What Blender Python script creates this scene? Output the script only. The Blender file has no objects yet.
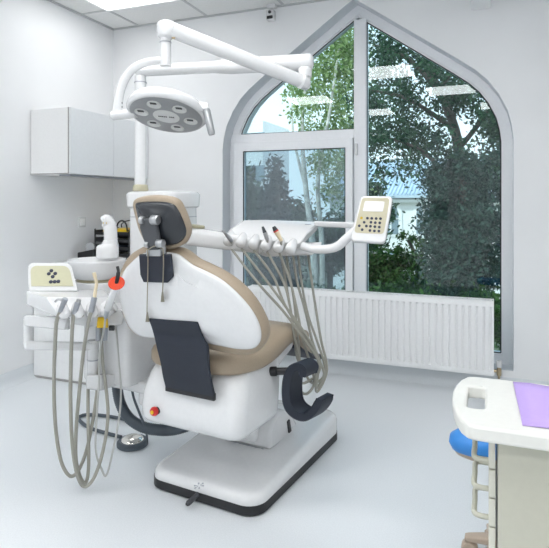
import bpy, bmesh, math, random
from mathutils import Vector, Matrix
random.seed(7)
COL = bpy.context.scene.collection
# ---------------------------------------------------------------- camera model (room axes: X along window wall, Y towards it)
FPX, CX, HY, HC = 548.0, 274.5, 203.0, 1.3
YAW = math.radians(21.5)
S_, C_ = math.sin(YAW), math.cos(YAW)
FW = Vector((-S_, C_, 0)); RT = Vector((C_, S_, 0)); UP = Vector((0, 0, 1)); EYE = Vector((0, 0, HC))
def ray(px, py): return FW + RT*((px-CX)/FPX) + UP*((HY-py)/FPX)
def W(px, py, d): return EYE + ray(px, py)*d
def onp(px, py, p0, n):
    r = ray(px, py); return EYE + r*((p0-EYE).dot(n)/r.dot(n))
def onZ(px, py, z): return onp(px, py, Vector((0, 0, z)), UP)
def onY(px, py, y): return onp(px, py, Vector((0, y, 0)), Vector((0, 1, 0)))
# chair axes
O0 = Vector((-1.165, 2.095, 0)); VV = Vector((.122, .9925, 0)).normalized(); UU = Vector((VV.y, -VV.x, 0))
def C(u, v, z): return O0 + UU*u + VV*v + UP*z
# ---------------------------------------------------------------- materials
MATS = {}
def mat(name, col, rough=.4, metal=0, spec=.5, noise=0, nscale=60, bump=0, emit=0, coat=0):
    if name in MATS: return MATS[name]
    m = bpy.data.materials.new(name); m.use_nodes = True; nt = m.node_tree; b = nt.nodes['Principled BSDF']
    c = (*col, 1) if len(col) == 3 else col
    b.inputs['Base Color'].default_value = c
    b.inputs['Roughness'].default_value = rough; b.inputs['Metallic'].default_value = metal
    b.inputs['Specular IOR Level'].default_value = spec
    b.inputs['Coat Weight'].default_value = coat
    tc = nt.nodes.new('ShaderNodeTexCoord'); n = nt.nodes.new('ShaderNodeTexNoise'); n.inputs['Scale'].default_value = nscale
    n.inputs['Detail'].default_value = 3
    nt.links.new(tc.outputs['Object'], n.inputs['Vector'])
    r = nt.nodes.new('ShaderNodeValToRGB')
    k = max(noise, .012)
    r.color_ramp.elements[0].color = (*[max(0, x*(1-k)) for x in c[:3]], 1); r.color_ramp.elements[1].color = (*[min(1, x*(1+k)) for x in c[:3]], 1)
    r.color_ramp.elements[0].position = .35; r.color_ramp.elements[1].position = .65
    nt.links.new(n.outputs['Fac'], r.inputs['Fac']); nt.links.new(r.outputs['Color'], b.inputs['Base Color'])
    if bump:
        bp = nt.nodes.new('ShaderNodeBump'); bp.inputs['Strength'].default_value = bump; bp.inputs['Distance'].default_value = .002
        nt.links.new(n.outputs['Fac'], bp.inputs['Height']); nt.links.new(bp.outputs['Normal'], b.inputs['Normal'])
    if emit:
        b.inputs['Emission Color'].default_value = c; b.inputs['Emission Strength'].default_value = emit
    MATS[name] = m; return m
def leafmat(name, c1, c2, trans=.3, glow=0):
    m = bpy.data.materials.new(name); m.use_nodes = True; nt = m.node_tree; b = nt.nodes['Principled BSDF']
    g = nt.nodes.new('ShaderNodeNewGeometry'); r = nt.nodes.new('ShaderNodeValToRGB')
    r.color_ramp.elements[0].color = (*c1, 1); r.color_ramp.elements[1].color = (*c2, 1)
    nt.links.new(g.outputs['Random Per Island'], r.inputs['Fac']); nt.links.new(r.outputs['Color'], b.inputs['Base Color'])
    b.inputs['Roughness'].default_value = .6; b.inputs['Specular IOR Level'].default_value = .2
    t = nt.nodes.new('ShaderNodeBsdfTranslucent'); nt.links.new(r.outputs['Color'], t.inputs['Color'])
    mx = nt.nodes.new('ShaderNodeMixShader'); mx.inputs[0].default_value = trans
    nt.links.new(b.outputs[0], mx.inputs[1]); nt.links.new(t.outputs[0], mx.inputs[2])
    nt.links.new(mx.outputs[0], nt.nodes['Material Output'].inputs[0]); return m
def glassmat(name, tint, refl, haze=0, hazecol=(.5, .55, .58)):
    m = bpy.data.materials.new(name); m.use_nodes = True; nt = m.node_tree; nt.nodes.clear()
    o = nt.nodes.new('ShaderNodeOutputMaterial'); t = nt.nodes.new('ShaderNodeBsdfTransparent'); t.inputs[0].default_value = (*tint, 1)
    g = nt.nodes.new('ShaderNodeBsdfGlossy'); g.inputs['Roughness'].default_value = .0; g.inputs['Color'].default_value = (1, 1, 1, 1)
    f = nt.nodes.new('ShaderNodeFresnel'); f.inputs[0].default_value = 1.34
    ad = nt.nodes.new('ShaderNodeMath'); ad.operation = 'ADD'; ad.inputs[1].default_value = refl; nt.links.new(f.outputs[0], ad.inputs[0])
    mx = nt.nodes.new('ShaderNodeMixShader'); nt.links.new(ad.outputs[0], mx.inputs[0]); nt.links.new(t.outputs[0], mx.inputs[1]); nt.links.new(g.outputs[0], mx.inputs[2])
    out = mx.outputs[0]
    if haze:
        d = nt.nodes.new('ShaderNodeBsdfDiffuse'); d.inputs[0].default_value = (*hazecol, 1)
        m2 = nt.nodes.new('ShaderNodeMixShader'); m2.inputs[0].default_value = haze; nt.links.new(out, m2.inputs[1]); nt.links.new(d.outputs[0], m2.inputs[2]); out = m2.outputs[0]
    nt.links.new(out, o.inputs[0]); return m
M_WALL = mat('wall_paint', (.82, .83, .84), .75, noise=.01, nscale=3)
M_WALLB = mat('wall_paint_back', (.80, .81, .82), .75, noise=.01, nscale=3)
M_CEIL = mat('ceiling_tile', (.74, .745, .74), .9, noise=.03, nscale=120)
M_GRID = mat('ceiling_grid', (.50, .51, .52), .6)
M_FLOOR = mat('vinyl_floor', (.735, .765, .79), .33, noise=.035, nscale=180, spec=.35)
M_COVE = mat('vinyl_cove', (.70, .735, .76), .45, noise=.03, nscale=180)
M_WHITE = mat('white_plastic', (.70, .705, .712), .22, coat=.35)
M_WHITE2 = mat('white_enamel', (.85, .86, .86), .35)
M_PVC = mat('window_pvc', (.80, .815, .84), .35)
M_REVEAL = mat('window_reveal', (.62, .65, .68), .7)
M_GASKET = mat('gasket', (.02, .025, .03), .6)
M_CAB = mat('cabinet_laminate', (.79, .81, .825), .28)
M_CABS = mat('cabinet_side', (.83, .83, .825), .5)
M_EDGE = mat('cabinet_edge', (.36, .35, .34), .5)
M_BEIGE = mat('beige_upholstery', (.335, .268, .195), .5, noise=.04, nscale=200, bump=.05)
M_NAVY = mat('navy_cover', (.010, .015, .028), .55, noise=.06, nscale=150)
M_BLACK = mat('black_rubber', (.012, .013, .015), .5)
M_DGREY = mat('dark_grey_plastic', (.024, .028, .034), .25)
M_BRKT = mat('bracket_grey', (.062, .066, .074), .45)
M_SILVER = mat('satin_silver', (.42, .43, .44), .35, metal=.85)
M_CHROME = mat('chrome', (.72, .70, .66), .12, metal=1)
M_HOSE = mat('hose_taupe', (.31, .305, .265), .5)
M_HOSE2 = mat('hose_grey', (.46, .465, .45), .5)
M_LENS = mat('lamp_disc', (.27, .28, .29), .35)
M_LENSC = mat('lamp_disc_pale', (.60, .61, .61), .35)
M_PANEL = mat('panel_olive', (.52, .51, .35), .45)
M_PANEL2 = mat('panel_cream', (.51, .475, .34), .45)
M_SCREEN = mat('screen', (.66, .67, .68), .25)
M_BTN = mat('button_blue', (.03, .035, .07), .4)
M_BTNY = mat('button_yellow', (.55, .38, .02), .4)
M_OLIVE = mat('olive_seal', (.40, .37, .25), .5)
M_ORANGE = mat('orange_shield', (.70, .05, .008), .25, coat=.4)
M_YEL = mat('yellow_plastic', (.82, .53, .01), .4)
M_RED = mat('red_button', (.55, .02, .015), .35)
M_GREYC = mat('grey_coupling', (.30, .32, .35), .4)
M_CREAM = mat('cream_tip', (.70, .60, .42), .45)
M_CORR = mat('corrugated_hose', (.075, .095, .115), .55)
M_CART = mat('cart_cream', (.49, .485, .405), .45)
M_CARTD = mat('cart_drawer', (.58, .575, .50), .4)
M_CARTT = mat('cart_top', (.72, .72, .685), .3)
M_BLUE = mat('blue_vinyl', (.035, .24, .66), .4, bump=.05, nscale=200)
M_TAN = mat('tan_plastic', (.47, .38, .30), .5)
M_RAD = mat('radiator_enamel', (.86, .87, .875), .35)
M_BRASS = mat('brass_fitting', (.42, .34, .22), .3, metal=.9)
M_BARK = mat('bark', (.10, .085, .07), .9, noise=.4, nscale=12)
M_BARKP = mat('pale_bark', (.60, .58, .52), .9, noise=.3, nscale=8)
# ---------------------------------------------------------------- mesh builder
def cat(pts, n=6, closed=False):
    P = [Vector(p) for p in pts]; out = []; N = len(P)
    rng = range(N) if closed else range(N-1)
    for i in rng:
        if closed: a, b, c, d = P[(i-1) % N], P[i], P[(i+1) % N], P[(i+2) % N]
        else: a, b, c, d = P[max(i-1, 0)], P[i], P[i+1], P[min(i+2, N-1)]
        for k in range(n):
            t = k/n
            out.append(.5*((2*b)+(c-a)*t+(2*a-5*b+4*c-d)*t*t+(3*b-a-3*c+d)*t**3))
    if not closed: out.append(P[-1])
    return out
def rrect(w, h, r, n=5):
    out = []
    for cx, cy, a0 in ((w/2-r, h/2-r, 0), (-w/2+r, h/2-r, 90), (-w/2+r, -h/2+r, 180), (w/2-r, -h/2+r, 270)):
        for k in range(n+1):
            a = math.radians(a0+90*k/n); out.append((cx+r*math.cos(a), cy+r*math.sin(a)))
    return out
class MB:
    def __init__(s): s.bm = bmesh.new()
    def loft(s, rings, capa=True, capb=True, closed=True):
        vs = [[s.bm.verts.new(p) for p in r] for r in rings]; n = len(vs[0])
        for a, b in zip(vs, vs[1:]):
            for i in range(n if closed else n-1):
                j = (i+1) % n
                try: s.bm.faces.new((a[i], a[j], b[j], b[i]))
                except ValueError: pass
        if capa and closed: s.bm.faces.new(list(reversed(vs[0])))
        if capb and closed: s.bm.faces.new(vs[-1])
        return s
    def prism(s, poly, off):
        off = Vector(off); P = [Vector(p) for p in poly]
        return s.loft([P, [p+off for p in P]])
    def tube(s, pts, r, n=8, cap=True):
        P = [Vector(p) for p in pts]; N = len(P); R = r if isinstance(r, (list, tuple)) else [r]*N
        rings = []; prev = None
        for i in range(N):
            t = (P[min(i+1, N-1)]-P[max(i-1, 0)])
            if t.length < 1e-9: t = Vector((0, 0, 1))
            t.normalize()
            if prev is None:
                x = t.orthogonal().normalized()
            else:
                x = prev - t*prev.dot(t)
                x = t.orthogonal().normalized() if x.length < 1e-6 else x.normalized()
            prev = x; y = t.cross(x)
            rings.append([P[i]+(x*math.cos(2*math.pi*k/n)+y*math.sin(2*math.pi*k/n))*R[i] for k in range(n)])
        return s.loft(rings, cap, cap)
    def ring(s, pts, r, n=8):
        P = [Vector(p) for p in pts]; N = len(P); rings = []
        up = Vector((0, 0, 1))
        for i in range(N):
            t = (P[(i+1) % N]-P[i-1]).normalized(); x = t.cross(up)
            x = x.normalized() if x.length > 1e-3 else t.orthogonal().normalized()
            y = t.cross(x)
            rings.append([P[i]+(x*math.cos(2*math.pi*k/n)+y*math.sin(2*math.pi*k/n))*r for k in range(n)])
        vs = [[s.bm.verts.new(p) for p in q] for q in rings]
        for i in range(N):
            a, b = vs[i], vs[(i+1) % N]
            for k in range(n): s.bm.faces.new((a[k], a[(k+1) % n], b[(k+1) % n], b[k]))
        return s
    def box(s, c, size, ax=(Vector((1, 0, 0)), Vector((0, 1, 0)), Vector((0, 0, 1)))):
        c = Vector(c); x, y, z = [a*q/2 for a, q in zip(ax, size)]
        P = [c-x-y, c+x-y, c+x+y, c-x+y]
        return s.loft([[p-z for p in P], [p+z for p in P]])
    def hull(s, pts):
        vs = [s.bm.verts.new(p) for p in pts]
        r = bmesh.ops.convex_hull(s.bm, input=vs)
        junk = [g for g in r['geom_interior'] if isinstance(g, bmesh.types.BMVert)]
        if junk: bmesh.ops.delete(s.bm, geom=junk, context='VERTS')
        bmesh.ops.dissolve_limit(s.bm, angle_limit=.02, verts=s.bm.verts[:], edges=s.bm.edges[:])
        return s
    def lathe(s, prof, o, axis=UP, n=28):
        o = Vector(o); axis = Vector(axis).normalized(); x = axis.orthogonal().normalized(); y = axis.cross(x)
        rings = [[o+axis*h+(x*math.cos(2*math.pi*k/n)+y*math.sin(2*math.pi*k/n))*max(r, 1e-4) for k in range(n)] for r, h in prof]
        return s.loft(rings)
    def squash(s, c, k):
        for v in s.bm.verts: v.co -= FW*((v.co-c).dot(FW)*(1-k))
        return s
    def quad(s, a, b, c, d):
        s.bm.faces.new([s.bm.verts.new(p) for p in (a, b, c, d)]); return s
    def build(s, name, m, parent=None, bevel=0, seg=3, angle=40, loc=None, subsurf=0, flat=False):
        base = BASE[parent.name] if parent else (Vector(loc) if loc is not None else Vector((0, 0, 0)))
        bmesh.ops.recalc_face_normals(s.bm, faces=s.bm.faces[:])
        for v in s.bm.verts: v.co -= base
        me = bpy.data.meshes.new(name); s.bm.to_mesh(me); s.bm.free()
        me.materials.append(m)
        if not flat:
            me.polygons.foreach_set('use_smooth', [True]*len(me.polygons)); me.set_sharp_from_angle(angle=math.radians(angle))
        o = bpy.data.objects.new(name, me); COL.objects.link(o)
        if parent: o.parent = parent
        else: o.location = base
        BASE[o.name] = base
        if bevel:
            b = o.modifiers.new('bevel', 'BEVEL'); b.width = bevel; b.segments = seg; b.limit_method = 'ANGLE'; b.angle_limit = math.radians(32); b.harden_normals = False
        if subsurf:
            q = o.modifiers.new('sub', 'SUBSURF'); q.levels = q.render_levels = subsurf
        return o
BASE = {}
def thing(name, loc, label=None, cat_=None, group=None, kind=None):
    o = bpy.data.objects.new(name, None); COL.objects.link(o); o.location = loc; o.empty_display_size = .05; BASE[o.name] = Vector(loc)
    return tag(o, label, cat_, group, kind)
def tag(o, label=None, cat_=None, group=None, kind=None):
    if label: o['label'] = label
    if cat_: o['category'] = cat_
    if group: o['group'] = group
    if kind: o['kind'] = kind
    return o
X_, Y_ = Vector((1, 0, 0)), Vector((0, 1, 0))
# ================================================================ SETTING
XL, YB, ZC = -3.19, 4.10, 2.88
XR, YF = 2.4, -2.0
tag(MB().box(((XL+XR)/2, (YB+YF)/2, -.05), (XR-XL+.8, YB-YF+.8, .1)).build('floor', M_FLOOR), kind='structure')
tag(MB().box((XL-.1, (YB+YF)/2, ZC/2), (.2, YB-YF+.8, ZC)).build('wall_left', M_WALL), kind='structure')
tag(MB().box((XR+.1, (YB+YF)/2, ZC/2), (.2, YB-YF+.8, ZC)).build('wall_right', M_WALL), kind='structure')
tag(MB().box(((XL+XR)/2, YF-.1, ZC/2), (XR-XL, .2, ZC)).build('wall_front', M_WALL), kind='structure')
# gothic opening outline
WCX = -.967
half = [(1.115, .147), (1.115, 1.745), (1.103, 1.84), (1.078, 1.94), (1.02, 2.06), (.95, 2.158), (.87, 2.235), (.75, 2.325), (.494, 2.507), (.2, 2.716), (.05, 2.822), (0, 2.853)]
def outline(y, off=0.0, pts=half):
    # opening outline offset inwards by off, closed, starting bottom right, ccw seen from the room
    R = [Vector((WCX+x, y, z)) for x, z in pts]; L = [Vector((WCX-x, y, z)) for x, z in reversed(pts[:-1])]
    P = R+L; N = len(P); out = []
    if off == 0: return P
    for i in range(N):
        a, b, c = P[i-1], P[i], P[(i+1) % N]
        d1 = (b-a).normalized(); d2 = (c-b).normalized()
        n1 = Vector((-d1.z, 0, d1.x)); n2 = Vector((-d2.z, 0, d2.x)); m = (n1+n2).normalized()
        out.append(b+m*(off/max(.3, m.dot(n1))))
    return out
# back wall: face with opening, built as strip faces around the outline + reveal
mb = MB(); bm = mb.bm
OUT0 = outline(YB)
x0, x1 = XL-.2, XR+.2
hole = [bm.verts.new(p) for p in OUT0]; holeb = [bm.verts.new(p+Y_*.42) for p in OUT0]
def rect_with_hole(y, hv):
    rect = [bm.verts.new((x1, y, 0)), bm.verts.new((x1, y, ZC+.1)), bm.verts.new((x0, y, ZC+.1)), bm.verts.new((x0, y, 0))]
    ed = []
    for ring in (rect, hv):
        for i in range(len(ring)):
            try: ed.append(bm.edges.new((ring[i], ring[(i+1) % len(ring)])))
            except ValueError: ed.append(bm.edges.get((ring[i], ring[(i+1) % len(ring)])))
    bmesh.ops.triangle_fill(bm, use_beauty=True, use_dissolve=False, edges=ed)
rect_with_hole(YB, hole); rect_with_hole(YB+.42, holeb)
wall_back = tag(mb.build('wall_back', M_WALLB, angle=20, flat=True), kind='structure')
mb = MB(); P = outline(YB+.001, .0); mb.loft([P, [p+Y_*.41 for p in P]], False, False)
mb.build('window_reveal', M_REVEAL, wall_back, angle=60)
# ceiling with tile grid
ceil = tag(MB().box(((XL+XR)/2, (YB+YF)/2, ZC+.05), (XR-XL+.8, YB-YF+.8, .1)).build('ceiling', M_CEIL), kind='structure')
T = .69; GX = -2.914; GY = 3.672
mb = MB()
k = -1
xs = [GX+T*i for i in range(0, 8)]; ys = [GY-T*i for i in range(0, 9)]
for x in xs: mb.box((x, (YB+YF)/2, ZC-.002), (.022, YB-YF, .006))
for y in ys: mb.box(((XL+XR)/2, y, ZC-.002), (XR-XL, .022, .006))
mb.box(((XL+XR)/2, YB-.008, ZC-.006), (XR-XL, .016, .012)); mb.box((XL+.008, (YB+YF)/2, ZC-.006), (.016, YB-YF, .012))
mb.build('ceiling_grid', M_GRID, ceil)
# coved skirting
def cove(name, a, b, inward):
    prof = [(0, .0), (.05, .0), (.03, .006), (.014, .02), (.006, .045), (.005, .1), (0, .1)]
    a, b = Vector(a), Vector(b); i = Vector(inward)
    tag(MB().loft([[p+i*d+UP*z for d, z in prof] for p in (a, b)]).build(name, M_COVE, angle=60), kind='structure')
cove('baseboard_left', (XL, YF, 0), (XL, YB, 0), X_)
cove('baseboard_back', (XL, YB, 0), (XR, YB, 0), -Y_)
cove('baseboard_right', (XR, YF, 0), (XR, YB, 0), -X_)
# boxed beam end under the ceiling
tag(MB().box((-.06, 3.95, 2.77), (.125, .3, .23)).build('trim_1', M_WALL, bevel=.004), kind='structure')
# ---------------------------------------------------------------- window
YG = 4.28
win = thing('window_1', (WCX, YG, .147), kind='structure')
def ringframe(P_out, P_in, depth):
    mb = MB()
    A, B = P_out, P_in; off = Y_*depth
    mb.loft([A, B, [p+off for p in B], [p+off for p in A], A], False, False)
    bmesh.ops.remove_doubles(mb.bm, verts=mb.bm.verts[:], dist=1e-5); return mb
ringframe(outline(YG-.035, 0), outline(YG-.035, .062), .09).build('window_frame', M_PVC, win, angle=50)
ringframe(outline(YG-.022, .062), outline(YG-.022, .076), .06).build('glazing_bead', M_PVC, win, angle=50)
MX0, MX1 = -.998, -.900
MB().box(((MX0+MX1)/2, YG, 1.46), (MX1-MX0, .095, 2.56)).build('mullion', M_PVC, win, bevel=.006)
MB().box(((WCX-1.11+MX0)/2, YG, 1.845), (MX0-WCX+1.11, .09, .075)).build('transom', M_PVC, win, bevel=.005)
# opening sash lower left
sx0, sx1, sz0, sz1 = -2.035, -1.003, .21, 1.812
def rectpts(x0, x1, z0, z1, y): return [Vector((x1, y, z0)), Vector((x1, y, z1)), Vector((x0, y, z1)), Vector((x0, y, z0))]
sash = ringframe(rectpts(sx0, sx1, sz0, sz1, YG-.07), rectpts(sx0+.085, sx1-.06, sz0+.08, sz1-.075, YG-.06), .07).build('sash', M_PVC, win, bevel=.004)
MB().box((-.975, YG-.065, 1.72), (.018, .03, .09)).build('hinge', M_WHITE, sash, bevel=.004)
MB().box((-.975, YG-.065, .35), (.018, .03, .09)).build('hinge', M_WHITE, sash, bevel=.004)
G1 = glassmat('window_glass', (.80, .885, .905), .008)
G2 = glassmat('sash_glass', (.62, .74, .79), .05, .13, (.45, .5, .55))
# panes: polygon clipped from inner outline
def clip(poly, ax, val, keep_less):
    out = []; N = len(poly)
    ins = lambda p: (p[ax] <= val) if keep_less else (p[ax] >= val)
    for i in range(N):
        a, b = poly[i], poly[(i+1) % N]
        if ins(a): out.append(a)
        if ins(a) != ins(b): out.append(a.lerp(b, (val-a[ax])/(b[ax]-a[ax])))
    return out
inn = outline(YG, .07)
right = clip(inn, 0, MX1-.005, False)
ul = clip(clip(inn, 0, MX0+.005, True), 2, 1.878, False)
ll = rectpts(sx0+.08, sx1-.055, sz0+.075, sz1-.07, YG-.03)
def gasket(P, r, nm):
    c = sum(P, Vector())/len(P)
    mb = MB()
    for i in range(len(P)):
        a, b = P[i], P[(i+1) % len(P)]
        if (a-b).length > 1e-4: mb.tube([a, b], r, 5)
    mb.build(nm, M_GASKET, win)
for nm, P, g in (('pane', right, G1), ('pane', ul, G1), ('pane', ll, G2)):
    mb = MB(); mb.prism(P, Y_*.006); mb.build(nm, g, win, flat=True)
def shrink(P, d):
    c = sum(P, Vector())/len(P); return [p+(c-p).normalized()*d for p in P]
rin = clip(outline(YG-.022, .078), 0, MX1+.002, False); uin = clip(clip(outline(YG-.022, .078), 0, MX0-.002, True), 2, 1.884, False)
gasket(rin, .0045, 'gasket'); gasket(uin, .0045, 'gasket'); gasket(rectpts(sx0+.088, sx1-.063, sz0+.083, sz1-.078, YG-.055), .0045, 'gasket')
# ---------------------------------------------------------------- radiator
rx0, rx1, rz0, rz1, ry = -1.80, .022, .128, .635, 3.985
rad = thing('radiator', ((rx0+rx1)/2, ry+.05, rz0), 'long white ribbed panel radiator on the wall under the window', 'radiator')
n = 41; pitch = (rx1-rx0)/n
prof = []
for i in range(n):
    a = rx0+i*pitch
    prof += [(a+.002, 0), (a+pitch*.36, 0), (a+pitch*.44, .012), (a+pitch*.68, .012), (a+pitch*.76, 0)]
prof.append((rx1, 0))
zs = [(rz0, .004), (rz0+.012, 0), (rz0+.035, 0), (rz0+.045, 1), (rz1-.05, 1), (rz1-.04, 0), (rz1-.01, 0), (rz1, .004)]
mb = MB(); rows = []
for z, f in zs:
    if f == 1: rows.append([Vector((x, ry+d, z)) for x, d in prof])
    else: rows.append([Vector((x, ry+f, z)) for x, d in prof])
mb.loft(rows, closed=False); mb.build('front_panel', M_RAD, rad, angle=25)
mb = MB(); mb.box(((rx0+rx1)/2, ry+.082, (rz0+rz1)/2), (rx1-rx0-.02, .02, rz1-rz0-.01)); mb.build('rear_panel', M_RAD, rad)
for x in (rx0+.002, rx1-.002): MB().box((x, ry+.048, (rz0+rz1)/2), (.004, .092, rz1-rz0)).build('side_cover', M_RAD, rad, bevel=.001)
mb = MB(); mb.box(((rx0+rx1)/2, ry+.008, rz1), (rx1-rx0, .012, .006)); mb.box(((rx0+rx1)/2, ry+.085, rz1), (rx1-rx0, .012, .006))
for i in range(60):
    mb.box((rx0+.02+i*(rx1-rx0-.04)/59, ry+.047, rz1), (.009, .075, .005))
mb.build('top_grille', M_RAD, rad)
v = thing('radiator_valve', (.06, 4.05, .10), 'small brass radiator valve with white cap at the right end of radiator', 'valve')
mb = MB(); mb.tube([(.01, 4.045, .15), (.05, 4.045, .15)], .011); mb.lathe([(.013, -.03), (.016, -.02), (.016, .01), (.01, .03)], (.055, 4.045, .15)); mb.tube([(.055, 4.045, .13), (.055, 4.06, .10), (.055, 4.095, .09)], .008); mb.build('valve_body', M_BRASS, v)
MB().lathe([(.016, .0), (.019, .004), (.019, .04), (.014, .045)], (.055, 4.045, .178)).build('valve_cap', M_WHITE, v)
for xx in (rx0+.3, rx1-.3):
    pass
MB().box((rx0+.3, 4.079, .4), (.05, .036, .3)).build('wall_bracket', M_RAD, rad); MB().box((rx1-.3, 4.079, .2), (.05, .036, .12)).build('wall_bracket', M_RAD, rad)
# ---------------------------------------------------------------- ceiling lights
M_DIFF = mat('light_diffuser', (1, 1, 1), .5, emit=11.0)
M_DIFF2 = mat('light_diffuser_dim', (1, 1, 1), .5, emit=4.5)
def light(ix, iy, label, md=M_DIFF):
    cx, cy = GX+T*(ix+.5), GY-T*(iy+.5)
    t = thing('ceiling_light', (cx, cy, ZC), label, 'ceiling light', 'square ceiling light panels')
    a = T/2-.008
    mb = MB()
    for dx, dy, sx, sy in ((0, a, 2*a, .02), (0, -a, 2*a, .02), (a, 0, .02, 2*a), (-a, 0, .02, 2*a)): mb.box((cx+dx, cy+dy, ZC-.008), (sx, sy, .014))
    mb.build('frame', M_WHITE2, t)
    MB().box((cx, cy, ZC-.005), (2*a-.015, 2*a-.015, .008)).build('diffuser', md, t)
light(0, 0, 'square white ceiling light panel at the top left corner above the cabinet', M_DIFF2)
light(2, 2, 'bright ceiling light panel seen only as reflection in the tall right window pane')
light(3, 4, 'ceiling light panel farther from the window, reflected as the lower stripe in the glass')
light(0, 4, 'ceiling light panel nearest the left wall behind the photographer')
for ix, iy, pw_ in ((5, 2, 6.5), (1, 6, 15.7), (4, 6, 15.7), (6, 4, 15.7)):   # unseen fill lights added to brighten the room evenly
    ld_ = bpy.data.lights.new('fill_light', 'AREA'); ld_.size = .66; ld_.energy = pw_
    lo_ = bpy.data.objects.new('fill_light', ld_); COL.objects.link(lo_); lo_.location = (GX+T*(ix+.5), GY-T*(iy+.5), ZC-.03)
# ---------------------------------------------------------------- wall fixtures
c = onY(271, 15, YB-.06)
t = thing('security_camera', c+UP*.05, 'small white security camera with black lens high above the window', 'camera')
MB().box(c+Vector((0, .02, .085)), (.07, .06, .05)).build('mount', M_WHITE, t, bevel=.008)
MB().tube([c+Vector((0, .02, .07)), c+Vector((0, .01, .03))], .012).build('neck', M_WHITE, t)
bdy = MB().box(c+Vector((0, 0, -.005)), (.065, .07, .085)).build('camera_body', M_WHITE, t, bevel=.015)
MB().lathe([(.0, 0), (.013, 0), (.013, .006), (.006, .008)], c+Vector((.003, -.035, .012)), -Y_, 14).build('lens', M_BLACK, bdy)
MB().box(c+Vector((.003, -.035, -.028)), (.05, .012, .026)).build('sensor_window', M_BLACK, bdy, bevel=.006)
ac = thing('air_conditioner', (.8, 4.0, 2.55), 'white rounded air conditioner cut off at the top right corner', 'air conditioner')
mb = MB(); sec = [(0, 0), (-.12, 0), (-.19, .05), (-.215, .13), (-.21, .24), (-.17, .29), (0, .29)]
mb.loft([[Vector((x, YB-.002+dy*s, 2.56+.145+(dz-.145)*s)) for dy, dz in sec] for x, s in ((.425, .88), (.44, 1), (1.24, 1), (1.255, .88))]); mb.build('housing', M_WHITE2, ac, bevel=.01, angle=50)
MB().box((.84, 3.905, 2.585), (.7, .06, .01)).build('air_flap', M_GREYC, ac)
sw = thing('light_switch', (XL, 3.68, 1.10), 'white light switch on the left wall under the wall cabinet', 'switch')
MB().box((XL+.006, 3.68, 1.14), (.012, .085, .085)).build('plate', M_WHITE, sw, bevel=.004)
MB().box((XL+.014, 3.68, 1.14), (.008, .055, .055)).build('rocker', M_WHITE2, sw, bevel=.003)
# ---------------------------------------------------------------- wall cabinet
cy0, cy1, cxf, cz0, cz1 = 3.135, YB-.003, -2.83, 1.512, 1.993
wc = thing('wall_cabinet', (XL, cy0, cz0), 'pale grey wall cabinet hung in the left corner above the worktop', 'cabinet')
MB().box(((XL+cxf)/2+.001, (cy0+cy1)/2, (cz0+cz1)/2), (cxf-XL-.006, cy1-cy0, cz1-cz0)).build('carcass', M_CABS, wc, bevel=.002)
MB().box((cxf-.003, cy0-.0015, (cz0+cz1)/2), (.007, .004, cz1-cz0)).build('edge_band_and_shade', M_EDGE, wc)
MB().box(((XL+cxf)/2, cy0-.001, cz0+.003), (cxf-XL, .003, .006)).build('edge_band_and_shade', M_EDGE, wc)  # dark strip standing in for the shadow along the cabinet's bottom edge
ym = cy0+.485
for a, b in ((cy0+.001, ym-.0015), (ym+.0015, cy1-.003)):
    MB().box((cxf+.008, (a+b)/2, (cz0+cz1)/2), (.018, b-a, cz1-cz0)).build('door', M_CAB, wc, bevel=.002)
MB().box((cxf-.06, (cy0+cy1)/2, cz0-.008), (.10, cy1-cy0-.05, .012)).build('underlight_strip', M_GREYC, wc)
# ---------------------------------------------------------------- base cabinet and worktop
by0, bxf, bz = 3.13, -2.62, .80
bc = thing('base_cabinet', (XL, by0, 0), 'white base cabinet along the left wall behind the assistant tray', 'cabinet')
MB().box(((XL+bxf)/2+.004, (by0+YB)/2, bz/2+.006), (bxf-XL-.01, YB-by0-.05, bz-.012)).build('carcass', M_WHITE2, bc, bevel=.003)
MB().box(((XL+bxf)/2+.004, by0+.022, .008), (bxf-XL-.01, .006, .014)).build('seal_strip', M_EDGE, bc)
for i, (a, b) in enumerate(((by0+.03, by0+.43), (by0+.434, YB-.06))):
    d = MB().box((bxf+.006, (a+b)/2, bz/2+.03), (.018, b-a, bz-.1)).build('door', M_WHITE2, bc, bevel=.002)
    MB().tube([(bxf+.03, (a+b)/2-.06, .74), (bxf+.03, (a+b)/2+.06, .74)], .006).build('handle', M_SILVER, d)
tag(MB().box(((XL+bxf)/2+.012, (by0+YB)/2+.004, bz+.0175), (bxf-XL+.01, YB-by0-.012, .035)).build('worktop', M_WHITE2, bevel=.004, loc=(XL, by0, bz)), 'white worktop slab lying on the base cabinet by the left wall', 'worktop')
ZW = bz+.036
# desk organiser: stacked black letter trays
c0 = onp(118, 250, Vector((0, 3.86, 0)), Y_)
ox0, ox1, oy0, oy1 = -3.08, -2.74, 3.72, 4.03
org = thing('letter_tray_stack', ((ox0+ox1)/2, (oy0+oy1)/2, ZW), 'black wire letter tray stack behind the white cup filler in the corner', 'desk organizer')
oh = 1.085-ZW
for i in range(4):
    z = ZW+.02+i*(oh-.03)/3.6
    mb = MB(); mb.box(((ox0+ox1)/2, (oy0+oy1)/2, z), (ox1-ox0, oy1-oy0, .006))
    mb.box(((ox0+ox1)/2, oy1, z+.02), (ox1-ox0, .006, .04)); mb.box((ox0, (oy0+oy1)/2, z+.018), (.006, oy1-oy0, .036)); mb.box((ox1, (oy0+oy1)/2, z+.018), (.006, oy1-oy0, .036))
    mb.box(((ox0+ox1)/2, oy0, z+.012), (ox1-ox0, .006, .024))
    mb.build('tray', M_BLACK, org)
for x in (ox0, ox1):
    for y in (oy0, oy1): MB().tube([(x, y, ZW), (x, y, ZW+oh)], .006, 6).build('post', M_BLACK, org)
mb = MB()
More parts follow.
